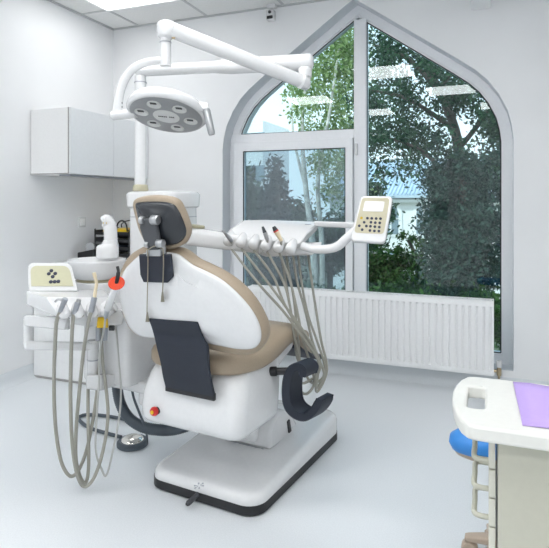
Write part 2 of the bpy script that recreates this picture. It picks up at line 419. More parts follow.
mb.tube(cat([(ox0+.05, oy1-.02, ZW+oh), (ox0+.05, oy1-.02, ZW+oh+.03), (ox0+.12, oy1-.02, ZW+oh+.06), (ox1-.03, oy1-.02, ZW+oh+.06), (ox1, oy1-.02, ZW+oh-.0)], 4), .005, 6); mb.build('wire_handle', M_BLACK, org); mb = MB()
mb.tube(cat([(ox1-.14, oy0+.02, ZW+oh-.02), (ox1-.125, oy0+.02, ZW+oh+.045), (ox1-.085, oy0+.02, ZW+oh+.07), (ox1-.045, oy0+.02, ZW+oh+.045), (ox1-.03, oy0+.02, ZW+oh-.02)], 4), .007, 6)
mb.build('wire_handle', M_BLACK, org)
for k_, (y, m, l) in enumerate(((oy0+.09, M_YEL, 'bright yellow folder lying on top of the black letter trays'),)):
    zt = ZW+.02+3*(oh-.03)/3.6+.003
    tag(MB().box(((ox0+ox1)/2+.03, y+.06, zt+.022), (ox1-ox0-.07, .26, .04)).build('folder', m, bevel=.003, loc=((ox0+ox1)/2, y, zt)), l, 'folder')
pw = [mat('paper', (.75, .75, .73), .8), mat('paper_blue', (.2, .27, .42), .7), mat('paper', (.75, .75, .73), .8)]
for i in range(3):
    zt = ZW+.02+i*(oh-.03)/3.6+.003
    tag(MB().box(((ox0+ox1)/2, (oy0+oy1)/2, zt+.006), (ox1-ox0-.04, oy1-oy0-.04, .011)).build('paper_pile', pw[i], loc=((ox0+ox1)/2, (oy0+oy1)/2, zt)), ('flat paper pile in the lowest black letter tray', 'blue paper pile in the second black letter tray from the bottom', 'white paper pile in the third black letter tray, under the yellow folder')[i], 'papers')
# tape dispenser
q = Vector((-3.055, 3.6, ZW))
tp = thing('tape_dispenser', q, 'small black tape dispenser left of the letter trays on the worktop', 'tape dispenser')
MB().hull([q+Vector(p) for p in ((-.08, -.03, 0), (.08, -.03, 0), (.08, .03, 0), (-.08, .03, 0), (-.08, -.03, .06), (.08, -.03, .09), (.08, .03, .09), (-.08, .03, .06))]).build('dispenser_base', M_BLACK, tp, bevel=.006)
MB().lathe([(.012, -.014), (.038, -.014), (.038, .014), (.012, .014)], q+Vector((.03, 0, .105)), Vector((.3, -1, 0)), 20).build('tape_roll', M_SILVER, tp)
# ================================================================ DENTAL CHAIR
ch = thing('dental_chair', C(0, .43, 0), 'reclined dental chair with white shell, beige upholstery and navy covers, centre of room', 'dental chair')
def crr(w, l, r, cu, cv, z, n=6): return [C(cu+a, cv+b, z) for a, b in rrect(w, l, r, n)]
BL, BW = .935, .59
MB().loft([crr(BW-.02, BL-.02, .075, -.01, BL/2-.01, 0), crr(BW, BL, .085, -.01, BL/2-.01, .008), crr(BW, BL, .085, -.01, BL/2-.01, .046)]).build('base_skirt', M_BLACK, ch)
def sst(x, a, b):
    t = max(0, min(1, (x-a)/(b-a))); return t*t*(3-2*t)
def baseh(u, v):
    h = .088+.022*sst(v, .1, .45)
    h += .035*sst(v, .42, .66)
    h += .10*sst(v, .25, .62)*(1-sst(abs(u-.02), .11, .16))*0.35
    return h
mb = MB(); rings = []
out = rrect(BW-.004, BL-.004, .085, 8)
sc = lambda s_: [(a*(1-s_/(BW/2)), b*(1-s_/(BL/2))) for a, b in out]
rings.append([C(a-.01, b+BL/2-.01, .046) for a, b in out])
for ins, dz in ((.0, -.032), (.004, -.016), (.014, -.004), (.028, 0), (.055, .0), (.1, .0), (.14, 0), (.18, 0), (.22, 0), (.26, 0)):
    rings.append([C(a-.01, b+BL/2-.01, baseh(a, b+BL/2)+dz) for a, b in sc(ins)])
mb.loft(rings); bcov = mb.build('base_cover', M_WHITE, ch, angle=55)
MB().box(C(.0, .35, .118), (.22, .004, .004), (UU, VV, UP)).build('seam', M_GREYC, bcov)
# emblem on base: little dot asterisk
mb = MB(); e0 = onZ(199, 486, .092)
for k in range(6):
    a = math.radians(60*k+20); p = e0+UU*.017*math.cos(a)+VV*.024*math.sin(a)
    mb.tube([p+UP*.0012, e0+(p-e0)*.35+UP*.0012], .0016, 5); mb.lathe([(.004, 0), (.004, .003)], p, UP, 8)
mb.build('emblem', M_GREYC, bcov)
# foot lever
p = onZ(191, 501, .03)
MB().tube([p+VV*.08+UP*.012, p+VV*.03+UP*.004, p-VV*.018, p-VV*.028-UP*.002], [.011, .011, .012, .008], 10).build('foot_lever', M_BRKT, ch)
# lift column and lift arm
mb = MB(); prof = [(.345, .12), (.345, .21), (.375, .255), (.43, .275), (.50, .265), (.58, .22), (.64, .15), (.64, .10)]
mb.loft([[C(u, v_, z) for v_, z in prof] for u in (-.13, .15)]); mb.build('lift_arm', M_WHITE, ch, bevel=.02, angle=50)
MB().loft([[C(u, v_, z) for v_, z in [(.535, .12), (.515, .20), (.535, .205), (.56, .12)]] for u in (.145, .158)]).build('lift_slot', M_BLACK, ch)
MB().loft([crr(.16, .16, .03, .0, .46, .1), crr(.18, .2, .03, 0, .22, .42)]).build('lift_column', M_WHITE2, ch)
# seat shell
def sring(z, w, v0, v1, r, cu=0.0): return crr(w, v1-v0, r, cu, (v0+v1)/2, z, 7)
mb = MB()
mb.loft([sring(.335, .40, -.04, .20, .05), sring(.340, .47, -.08, .22, .05), sring(.352, .505, -.10, .235, .05), sring(.375, .525, -.115, .25, .055), sring(.42, .53, -.118, .255, .06), sring(.48, .525, -.11, .27, .065), sring(.55, .50, -.085, .30, .07), sring(.605, .47, -.06, .34, .09)])
shell = mb.build('seat_shell', M_WHITE, ch, angle=60)
mb = MB()
mb.loft([[C(u, v_, z) for v_, z in [(.12, .52), (.12, .60), (.40, .645), (.47, .62), (.44, .59), (.30, .54)]] for u in (-.22, .22)]); mb.build('seat_underside', M_WHITE, ch, bevel=.015)
# emergency button
p = onp(158, 410, C(0, -.112, .4), VV)
btn = MB().lathe([(.016, 0), (.016, .012), (.013, .013), (.013, .018)], p, -VV, 18).build('button_ring', M_BLACK, ch)
MB().lathe([(.0, 0), (.019, 0), (.020, .008), (.016, .016), (.0, .018)], p-VV*.014-UU*.004, -VV, 18).build('emergency_button', M_RED, ch)
MB().lathe([(0, 0), (.008, 0), (.008, .003), (0, .003)], p-VV*.0325-UU*.004, -VV, 12).build('button_mark', M_YEL, ch)
# seat cushion (with rear rounded corners, rises to the knees, then drops as leg rest)
seat_out = cat([(-.02, -.115, 0), (.12, -.11, 0), (.215, -.065, 0), (.262, .04, 0), (.272, .18, 0), (.262, .32, 0), (.25, .43, 0), (.19, .455, 0), (0, .46, 0), (-.19, .455, 0), (-.25, .43, 0), (-.262, .32, 0), (-.272, .18, 0), (-.262, .04, 0), (-.225, -.065, 0), (-.14, -.11, 0)], 4, True)
def szz(v): return .045*sst(v, .05, .45)
mb = MB(); rings = []
for ins, z in ((.03, .598), (.006, .602), (0, .615), (0, .650), (.006, .664), (.022, .674), (.06, .679), (.14, .681)):
    rings.append([C(p.x*(1-ins/.27), .17+(p.y-.17)*(1-ins/.29), z+szz(p.y)) for p in seat_out])
mb.loft(rings); mb.build('seat_cushion', M_BEIGE, ch, angle=60)
mb = MB()
def lring(v, zc, w, th): return [C(a, v, zc+b) for a, b in rrect(w, th, th*.45, 5)]
mb.loft([lring(.445, .665, .46, .05), lring(.465, .66, .535, .058), lring(.53, .642, .535, .055), lring(.57, .615, .47, .055), lring(.70, .53, .36, .055), lring(.84, .47, .30, .05), lring(.87, .466, .26, .03)]); mb.build('leg_rest', M_BEIGE, ch, angle=60)
mb = MB(); mb.loft([lring(.60, .565, .36, .03), lring(.76, .475, .36, .028), lring(.88, .435, .36, .028), lring(.93, .43, .34, .024)]); mb.build('foot_cover', M_NAVY, ch, bevel=.006)
# backrest
KB = .33
nB = (VV + UP*KB).normalized(); tB = (UP - VV*KB).normalized()
P0 = C(0, -.171, .821)
def onB(px, py, off=0): return onp(px, py, P0+nB*off, nB)
def Zm(lst, x0, y0, s): return [(x0+a/s, y0+b/s) for a, b in lst]
cush_px = Zm([(82, 214), (105, 207), (160, 207), (205, 210), (232, 222), (262, 245), (300, 263), (350, 290), (400, 328), (440, 375), (468, 425), (480, 465), (470, 500), (450, 520), (420, 526), (380, 522), (330, 513), (270, 500), (200, 484), (140, 476), (96, 468), (68, 446), (50, 410), (40, 365), (36, 322), (38, 278), (56, 238)], 110, 180, 3.044)
shell_px = Zm([(96, 226), (125, 220), (165, 220), (202, 226), (224, 240), (252, 261), (292, 280), (335, 303), (380, 340), (420, 384), (446, 425), (458, 462), (455, 495), (434, 513), (390, 514), (340, 505), (297, 497), (250, 490), (200, 486), (140, 481), (92, 474), (62, 450), (43, 412), (32, 365), (30, 322), (40, 282), (66, 250)], 110, 180, 3.044)
def loftrings(pts3, offs, n):
    c = sum(pts3, Vector())/len(pts3); rings = []
    for ins, d in offs:
        rg = []
        for p in pts3:
            r = p-c; L = r.length; rg.append(c+r*max(.01, (1-ins/L) if ins < .5 else (1-ins+.5)*0+max(.02, (1-(ins-.5)))*1)+n*d)
        rings.append(rg)
    return rings
# ins<.5 : inset metres; ins>=.5 : scale factor is 1-(ins-.5)
cb = cat([onB(*p, .03) for p in cush_px], 4, True)
mb = MB(); mb.loft(loftrings(cb, [(.03, -.028), (.006, -.022), (0, -.008), (0, .022), (.008, .036), (.03, .044), (.80, .05), (1.2, .045)], nB)); mb.build('backrest_cushion', M_BEIGE, ch, angle=60)
sb = cat([onB(*p, 0) for p in shell_px], 4, True)
mb = MB(); mb.loft(loftrings(sb, [(.006, .012), (0, .006), (.0, -.002), (.008, -.008), (.03, -.013), (.07, -.017), (.85, -.024), (1.15, -.028), (1.45, -.03)], nB)); back = mb.build('backrest_shell', M_WHITE, ch, angle=60)
def polyplate(px, off, th, n, pl, bevel=.003):
    P = [pl(x, y, off) for x, y in px]; return MB().prism(P, n*(-th))
neck = Zm([(93, 224), (97, 285), (107, 308), (180, 310), (196, 292), (190, 224)], 110, 180, 3.044)
polyplate(neck, -.026, .012, nB, onB).build('neck_cover', M_NAVY, ch, bevel=.004)
# navy lumbar strip from the shell down to the seat shell
PX = [((148, 318.5), (172, 320.5), (197, 322)), ((150.5, 325), (176, 328), (199.5, 330)), ((153, 333), (179, 336), (202, 338)), ((155, 341), (182, 344), (206.5, 346)), ((157, 350), (183, 353), (207.5, 355)), ((160, 362), (185, 366), (208, 369)), ((162.5, 376), (187, 380), (210.5, 383)), ((165.5, 388), (190, 393), (214, 398))]
vs_ = [(-.171-.038, 0), (-.171-.036, 0), (-.171-.034, 0), (-.2, 0), (-.192, 0), (-.176, 0), (-.152, 0), (-.122, 0)]
mb = MB(); rows = []
for i, row in enumerate(PX):
    r = []
    for p in row:
        if i < 3: q = onB(*p, -.034)
        else: q = onp(*p, C(0, (-.195, -.188, -.176, -.158, -.132)[i-3], .6), VV)
        r.append(q)
    f = cat(r, 3); rows.append(f)
rows2 = []
cols = list(zip(*rows)); sm = [cat(c_, 3) for c_ in cols]; rows2 = list(zip(*sm))
mb.loft([list(r)+[p+VV*.016 for p in reversed(r)] for r in rows2]); mb.build('lumbar_cover', M_NAVY, ch, bevel=.003, angle=60)
p = onp(190, 392.5, C(0, -.126, .5), VV)
MB().box(p+UP*.002, (.25, .016, .03), (UU, VV, UP)).build('cover_clip', M_BLACK, ch, bevel=.004)
# headrest
KH = .22
nH = (VV + UP*KH).normalized(); PH = C(0, -.292, 1.216)
def onH(px, py, off=0): return onp(px, py, PH+nH*off, nH)
hb = Zm([(86, 132), (105, 123), (170, 119), (245, 122), (288, 135), (312, 165), (332, 205), (350, 250), (357, 285), (347, 320), (312, 350), (250, 360), (190, 366), (160, 345), (140, 310), (118, 270), (103, 220), (92, 170)], 120, 180, 5.48)
hc = Zm([(80, 122), (98, 98), (175, 88), (268, 97), (308, 118), (330, 155), (347, 192), (362, 235), (372, 275), (365, 320), (342, 355), (300, 373), (240, 378), (190, 372), (155, 350), (128, 305), (108, 260), (92, 200), (82, 155)], 120, 180, 5.48)
hcb = cat([onH(*p, .02) for p in hc], 3, True)
mb = MB(); mb.loft(loftrings(hcb, [(.015, -.016), (.003, -.012), (0, -.002), (0, .024), (.006, .036), (.02, .043), (.85, .048), (1.2, .045)], nH)); mb.build('headrest_cushion', M_BEIGE, ch, angle=60)
hbb = cat([onH(*p, 0) for p in hb], 3, True)
mb = MB(); mb.loft(loftrings(hbb, [(.0, .008), (0, .0), (.004, -.006), (.012, -.011), (.035, -.016), (.95, -.022), (1.3, -.024)], nH)); mb.build('headrest_back', M_DGREY, ch, angle=60)
br = Zm([(128, 205), (205, 205), (214, 250), (232, 345), (225, 378), (165, 378), (150, 345), (120, 255)], 120, 180, 5.48)
bk = polyplate(br, -.030, .016, nH, onH).build('headrest_bracket', M_BRKT, ch, bevel=.005)
for (a, b), L in (((112, 215), (132, 215)), ((172, 218), (210, 220)), ((140, 352), (158, 355)), ((204, 345), (238, 348))):
    pass
def hinge(zx, zy, w, r):
    a = onH(120+(zx-w)/5.48, 180+zy/5.48, -.042); b = onH(120+(zx+w)/5.48, 180+(zy+3)/5.48, -.042)
    MB().tube([a, a.lerp(b, .1), a.lerp(b, .9), b], [r*.85, r, r, r*.85], 16).build('hinge', M_SILVER, bk)
hinge(122, 218, 11, .0155); hinge(192, 218, 19, .0185); hinge(150, 352, 10, .013); hinge(221, 346, 17, .017)
mb = MB(); P = Zm([(158, 378), (240, 372), (240, 402), (236, 412), (160, 412)], 120, 180, 5.48); polyplate(P, -.026, .018, nH, onH).build('neck_slide', M_SILVER, ch, bevel=.003)
MB().tube([onH(163, 246, -.02), onB(163, 258, -.02)], .012).build('neck_post', M_SILVER, ch)
# armrest: navy hook on a dark rod
D1 = (RT*.94 - FW*.34).normalized()
pd = FW
def ar(px, py, d): return W(px, py, d)
path = [(302, 377), (303, 371), (300, 367.5), (296, 367), (291, 370), (287.5, 377), (286, 390), (287, 403), (291, 411), (298, 416), (305, 417), (312, 412.5), (317, 405.5), (319.5, 399)]
pc = cat([Vector((a, b, 0)) for a, b in path], 4)
rings = []
for i, p in enumerate(pc):
    t = (pc[min(i+1, len(pc)-1)]-pc[max(i-1, 0)]).normalized(); nn = Vector((-t.y, t.x, 0))*4.4
    k = min(1, .62+.13*min(i, len(pc)-1-i))
    a = p+nn*k; b = p-nn*k
    d0, d1 = 2.36, 2.43; sh = 4.5
    sect = [(a.x, a.y, d0+.008), (p.x+nn.x*.8, p.y+nn.y*.8, d0), (p.x-nn.x*.8, p.y-nn.y*.8, d0), (b.x, b.y, d0+.008)]
    r = [W(*q) for q in sect]
    off = D1*.0 + (VV*.86+UU*.16)*.10
    r2 = [q+off for q in reversed(r)]
    rings.append(r+r2)
MB().loft(rings).build('armrest', M_NAVY, ch, bevel=.005, angle=50)
a = C(.20, .16, .555); b = W(293, 371, 2.40)
MB().tube([a, a.lerp(b, .3), a.lerp(b, .32), a.lerp(b, .5), a.lerp(b, .52), b], [.017, .017, .021, .021, .016, .016], 14).build('armrest_rod', M_BLACK, ch)
MB().box(C(-.27, .16, .52), (.04, .06, .08), (UU, VV, UP)).build('armrest_socket', M_WHITE, ch, bevel=.01)
# ================================================================ DENTAL UNIT (tower, spittoon)
un = thing('dental_unit', C(-.5, .35, 0), 'white dental unit column with spittoon bowl standing left of the chair', 'dental unit')
def tring(z, w, l, cu, cv, r): return crr(w, l, r, cu, cv, z, 5)
TU, TV = -.512, .36
mb = MB(); mb.loft([tring(.42, .29, .25, TU, TV, .04), tring(1.17, .29, .25, TU, TV, .04), tring(1.29, .29, .25, TU, TV, .045)]); mb.build('column', M_WHITE, un, bevel=.004)
mb = MB(); mb.loft([tring(1.275, .30, .26, TU, TV, .05), tring(1.282, .325, .28, TU, TV, .06), tring(1.345, .33, .285, TU, TV, .06), tring(1.358, .31, .265, TU, TV, .055), tring(1.362, .26, .22, TU, TV, .05)]); mb.build('column_cap', M_WHITE, un, angle=50)
MB().loft([tring(1.225, .292, .252, TU, TV, .04), tring(1.229, .292, .252, TU, TV, .04)]).build('column_seam', M_GREYC, un)
# service box below bowl
mb = MB(); mb.loft([tring(.435, .30, .30, -.56, .13, .03), tring(.80, .30, .30, -.56, .13, .03)]); mb.build('service_box', M_WHITE, un, bevel=.008)
cB = W(97, 264, 2.78)
mb = MB(); mb.loft([[Vector((cB.x, cB.y, 0))+UU*a+VV*b+UP*z for a, b in rrect(.24-.0*z, .22, .09, 6)] for z in (.70, .88, .908)]); mb.build('bowl_column', M_WHITE, un, bevel=.006)
MB().lathe([(.098, 0), (.100, .01), (.098, .018)], Vector((cB.x, cB.y, .905))).build('bowl_seal', M_OLIVE, un)
MB().lathe([(.09, -.095), (.115, -.085), (.130, -.05), (.141, -.008), (.143, 0), (.140, .003), (.134, -.004), (.122, -.045), (.08, -.07), (.02, -.078), (.0, -.078)], Vector((cB.x, cB.y, 1.012)), UP, 48).build('spittoon_bowl', M_WHITE, un, angle=60)
# cup filler spout
sp0 = cB + RT*.05 + FW*.11
d_ = 2.86
mb = MB()
prof = [(107.5, 257.5, 10.5, 9), (107.5, 251, 10.5, 9), (107.5, 247, 10.3, 9), (108, 245, 9.4, 8.4), (110, 243.5, 7.2, 7), (110.5, 240, 6.6, 6.5)]
rings = []
for px, py, hw, hd in prof:
    c_ = W(px, py, d_); k = d_/FPX
    rings.append([c_+RT*x*k+FW*y*k for x, y in rrect(hw*2, hd*2, min(hw, hd)*.75, 5)])
mb.loft(rings); spo = mb.build('cup_filler', M_WHITE, un, bevel=.003, angle=60)
nk = cat([W(110.5, 245, d_), W(110.7, 236, d_), W(110.2, 229, d_), W(108.5, 223.5, d_), W(105.5, 220.5, d_-.01), W(103, 219.8, d_-.015), W(101.3, 220.2, d_-.02)], 4)
MB().tube(nk, [.0345]*16+[.033, .031, .029, .026, .022, .019, .016, .012, .006], 18).build('filler_neck', M_WHITE, spo, angle=60)
for q in (103.5, 106.5): MB().lathe([(.003, 0), (.003, .003)], W(q, 223, d_-.037), -FW, 8).build('spout_button', M_BTNY, spo)
# support arm between unit and chair base, dark corrugated umbilical hose
MB().loft([[C(u, v_, z) for v_, z in [(.05, .39), (.05, .445), (.28, .445), (.28, .39)]] for u in (-.60, -.2)]).build('support_arm', M_WHITE, un, bevel=.012)
MB().loft([[C(-.36+a, .12+b, z) for a, b in rrect(.14, .12, .03)] for z in (.33, .42)]).build('support_bracket', M_WHITE, un, bevel=.01)
hp = cat([W(116.5, 374, 2.80), W(117.5, 390, 2.78), W(121, 405, 2.76), W(129, 418, 2.74), W(143, 427, 2.73), W(160, 430, 2.72), W(176, 429, 2.70), W(192, 424, 2.68)], 18)
MB().tube(hp, [.0285+(-.0035 if i % 2 else 0) for i in range(len(hp))], 14).build('umbilical_hose', M_CORR, un, angle=80)
MB().tube(cat([W(131, 378, 2.72), W(133, 395, 2.7), W(139, 412, 2.7), W(146, 430, 2.72), W(147, 443, 2.78)], 5), .006, 6).build('unit_cable', M_CORR, un)
# delivery arm (white beam from tower to the table)
a0, a1 = W(191, 236, 2.82), W(262, 246, 2.74)
dv = (a1-a0).normalized(); sd = dv.cross(UP).normalized(); up2 = sd.cross(dv)
def beam(p, h, w): return [p+up2*b+sd*a for a, b in rrect(w, h, min(w, h)*.3, 4)]
MB().loft([beam(a0-dv*.02, .085, .09), beam(a0, .095, .10), beam(a0.lerp(a1, .5), .085, .10), beam(a1, .075, .09)]).build('delivery_arm', M_WHITE, un, bevel=.003, angle=50)
MB().lathe([(.046, 0), (.046, .012)], a0+up2*.047+dv*.02, up2, 20).build('arm_pivot_cap', M_OLIVE, un)
# ================================================================ OPERATING LAMP
lp = thing('operating_lamp', C(-.62, .31, 1.29), 'white dental operating lamp on a pole with jointed arms, tilted round grey head', 'lamp')
dP = 2.93
pb, pt = W(140.5, 188, dP), W(140.5, 76, dP)
MB().tube([pb, pt], .0305, 20).build('pole', M_WHITE, lp)
MB().lathe([(.04, 0), (.042, .006), (.038, .03), (.032, .034)], W(140.5, 191, dP)).build('pole_collar', M_PANEL2, lp)
MB().lathe([(.0335, 0), (.0335, .004)], W(140.5, 83, dP)).build('pole_ring', M_GREYC, lp)
e1 = W(312, 62, 2.74); s1 = W(137, 71, dP)
ax = (e1-s1).normalized(); sdx = ax.cross(UP).normalized(); ux = sdx.cross(ax)
def ell(p, w, h, n=16): return [p+sdx*w*math.cos(2*math.pi*k/n)+ux*h*math.sin(2*math.pi*k/n) for k in range(n)]
L = (e1-s1).length
MB().loft([ell(s1-ax*.01, .015, .012), ell(s1, .03, .026), ell(s1+ax*.04, .034, .030), ell(s1+ax*L*.45, .034, .031), ell(s1+ax*L*.55, .036, .040), ell(e1-ax*.02, .036, .044), ell(e1, .030, .038), ell(e1+ax*.008, .012, .02)]).build('swing_arm', M_WHITE, lp, angle=60)
j0, j1 = W(305, 67, 2.735), W(305, 88, 2.735)
MB().lathe([(.020, 0), (.028, .012), (.028, .055), (.034, .06), (.034, .10), (.02, .11)], j1-UP*.005).build('elbow_joint', M_WHITE, lp)
b0, b1 = W(303, 82, 2.68), W(172, 30, 2.46)
bx = (b1-b0).normalized(); bs = bx.cross(UP).normalized(); bu = bs.cross(bx)
def bring(p, w, h): return [p+bs*a+bu*b for a, b in rrect(w, h, min(w, h)*.42, 5)]
MB().loft([bring(b0-bx*.035, .03, .03), bring(b0-bx*.02, .058, .055), bring(b0, .064, .062), bring(b0.lerp(b1, .5), .064, .066), bring(b1, .064, .068)]).build('spring_arm', M_WHITE, lp, angle=60)
MB().lathe([(.031, -.002), (.036, 0), (.036, .012), (.032, .014)], b0.lerp(b1, .02)-bs*.0-bx*.01, bx, 20).build('arm_sleeve', M_WHITE2, lp)
kn = W(166.5, 30, 2.46)
MB().lathe([(.0, -.044), (.022, -.042), (.038, -.030), (.043, -.008), (.043, .016), (.036, .034), (.018, .042), (0, .043)], kn, UP, 24).build('knuckle', M_WHITE, lp)
MB().box(W(173.5, 38, 2.42), (.016, .006, .008), (RT, FW, UP)).build('knuckle_screw', M_BRASS, lp, bevel=.001)
MB().tube([W(165.5, 36, 2.46), W(165.5, 66, 2.46)], .0245, 20).build('drop_stem', M_WHITE, lp)
MB().lathe([(.0265, 0), (.0265, .004)], W(165.5, 43, 2.46)).build('stem_ring', M_GREYC, lp)
yk = cat([W(168, 60.5, 2.46), W(158, 60.5, 2.46), W(146, 62.5, 2.46), W(135, 67.5, 2.46), W(126, 77, 2.46), W(120.5, 90, 2.46), W(118, 103, 2.46), W(117.5, 112, 2.46)], 6)
MB().tube(yk, [.0165+.006*i/len(yk) for i in range(len(yk))], 14).build('yoke', M_WHITE, lp)
MB().tube([W(112, 115.5, 2.46), W(113, 115.5, 2.46), W(136, 113, 2.42)], [.016, .0215, .0215], 16).build('tilt_axle', M_WHITE, lp)
for py in (103, 107): MB().lathe([(.003, 0), (.003, .002)], W(122.2, py, 2.437), -FW, 8).build('axle_screw', M_DGREY, lp)
# lamp head: disc tilted to the camera
hc0 = W(166.5, 115.5, 2.40)
view = (EYE-hc0).normalized()
hn = (-UP*.92 + view*.34 - RT*.17).normalized()    # disc faces down and to the patient
hx = (RT - hn*RT.dot(hn)).normalized(); hy = hn.cross(hx)
def disc(r, h, n=48): return [hc0+hn*h+(hx*math.cos(2*math.pi*k/n)+hy*math.sin(2*math.pi*k/n))*r for k in range(n)]
head = MB().loft([disc(.05, -.066), disc(.10, -.064), disc(.14, -.058), disc(.164, -.046), disc(.174, -.029), disc(.176, -.01), disc(.168, 0), disc(.160, .001)]).build('lamp_head', M_WHITE, lp, angle=60)
MB().loft([disc(.158, -.001), disc(.159, .003), disc(.155, .005)]).build('lamp_face', M_LENS, head)
MB().loft([disc(.058, .004), disc(.058, .0065)]).build('lamp_badge', M_LENSC, head)
mb = MB(); e0 = hc0+hn*.007
for k in range(9):
    if k == 5: continue
    mb.box(e0+hx*(-.032+.008*k), (.0055, .009, .001), (hx, hy, hn))
mb.build('badge_lettering', M_DGREY, head)
M_LED = mat('led_lens', (.62, .63, .62), .2)
for k in range(6):
    a = math.radians(60*k-12); c_ = hc0+hn*.005+(hx*math.cos(a)+hy*math.sin(a))*.107
    ld = MB().lathe([(.031, -.001), (.031, .004), (.027, .005), (.020, .0005), (0, .0005)], c_, hn, 20).build('led_reflector', M_LED, head)
    MB().hull([c_+hn*.003+hx*x+hy*y+hn*z for x in (-.014, .014) for y in (.008, .022) for z in (0, .003)]).build('led_chip', M_DGREY, ld, bevel=.002)
# side handle
h0, h1 = W(205, 104, 2.33), W(212, 134, 2.31)
MB().hull([W(196, 101, 2.36), W(208, 102.5, 2.36), W(210, 111, 2.34), W(204, 113, 2.34), W(197, 110, 2.36), W(196, 101, 2.33), W(208, 102.5, 2.31), W(210, 111, 2.31), W(204, 113, 2.31)]).build('handle_bracket', M_WHITE, head, bevel=.01)
MB().tube([W(206, 109, 2.32), W(206.5, 111, 2.32), W(211.5, 133, 2.30), W(212, 135, 2.30)], [.0145, .0175, .015, .012], 16).build('handle', mat('handle_silver', (.40, .41, .42), .35, metal=.8), head)
# ================================================================ DELIVERY TABLE
dt = thing('delivery_table', W(285, 245, 2.65), 'white instrument delivery table with hose holders hanging across the window', 'delivery table')
top = [W(243, 220, 2.95), W(262, 219.5, 2.93), W(314, 224, 2.80), W(322, 221.5, 2.86), W(308, 232, 2.62), W(228, 231, 2.80), W(226, 236, 2.78), W(300, 244, 2.58), W(240, 226, 2.97), W(316, 232, 2.84), W(300, 248, 2.62), W(230, 242, 2.80)]
MB().hull(top).build('table_body', M_WHITE, dt, bevel=.012, seg=4)
MB().hull([W(252, 244, 2.80), W(258, 254, 2.80), W(266, 257, 2.78), W(312, 255, 2.66), W(320, 250, 2.66), W(322, 242, 2.68), W(252, 244, 2.95), W(258, 254, 2.95), W(312, 255, 2.84), W(322, 242, 2.84)]).build('table_underside', M_WHITE, dt, bevel=.012)
holders = []
for i in range(6):
    px, py = 229+12.4*i, 240+1.6*i; d = 2.74-.036*i
    holders.append((px, py, d))
    hp_ = [W(px+5, py-10, d+.13), W(px+4.6, py-9, d+.12), W(px+2.5, py-5, d+.05), W(px, py, d-.005), W(px-1.2, py+2.5, d-.025), W(px-1.6, py+3.6, d-.03)]
    MB().tube(hp_, [.010, .018, .022, .0265, .025, .014], 16).build('instrument_holder', M_WHITE, dt, angle=60)
MB().lathe([(.016, 0), (.016, .003)], W(308, 224.5, 2.70), UP, 18).build('table_button', M_GREYC, dt)
# right handle: curved bar and straight bar
hb_ = cat([W(303, 246, 2.59), W(314, 249, 2.55), W(328, 249, 2.52), W(338, 246, 2.50), W(346, 239, 2.49), W(355, 231, 2.49), W(362, 226, 2.49)], 5)
MB().tube(hb_, [.021]*(len(hb_)-4)+[.019]*4, 14).build('handle_bar', M_WHITE, dt)
rear = MB().hull([W(314, 221, 2.78), W(314, 226, 2.78), W(360, 222.5, 2.56), W(360, 228.5, 2.56), W(314, 221, 2.84), W(314, 227, 2.84), W(360, 222.5, 2.62), W(360, 228.5, 2.62)]).build('panel_arm', M_WHITE, dt, bevel=.008)
# control panel
pa, pb_, pc_, pd_ = W(361, 195.5, 2.50), W(393, 196, 2.46), W(385, 243, 2.40), W(350, 241, 2.44)
def bil(s, t): return pa.lerp(pb_, s).lerp(pd_.lerp(pc_, s), t)
pn = (pb_-pa).cross(pd_-pa).normalized()
if pn.dot(EYE-pa) < 0: pn = -pn
def panelpoly(s0, s1, t0, t1, r, off, asp=1.4):
    w, h = s1-s0, t1-t0
    return [bil((s0+s1)/2+a, (t0+t1)/2+b/asp)+pn*off for a, b in rrect(w, h*asp, r, 5)]
cp = MB().prism(panelpoly(0, 1, 0, 1, .13, 0), -pn*.03).build('control_panel', M_WHITE, dt, bevel=.006)
MB().prism(panelpoly(.06, .92, .05, .82, .09, .001), pn*.0015).build('keypad', M_PANEL2, cp)
MB().prism(panelpoly(.17, .78, .13, .35, .03, .0025), pn*.0015).build('screen', M_SCREEN, cp)
keys = [(.16+.0, .50), (.34, .50), (.47, .50), (.60, .50), (.73, .50), (.27, .59), (.47, .585), (.60, .59), (.73, .59), (.15, .67), (.36, .67), (.47+.01, .67), (.61, .675), (.74, .68), (.26, .75), (.49, .76), (.62, .765), (.75, .765)]
for i, (s, t_) in enumerate(keys):
    MB().lathe([(.0062, 0), (.0062, .003), (.004, .0042)], bil(s+.05*(.5-s)*0+.02, t_)+pn*.0015, pn, 12).build('key', M_BTNY if i == 0 else M_BTN, cp)
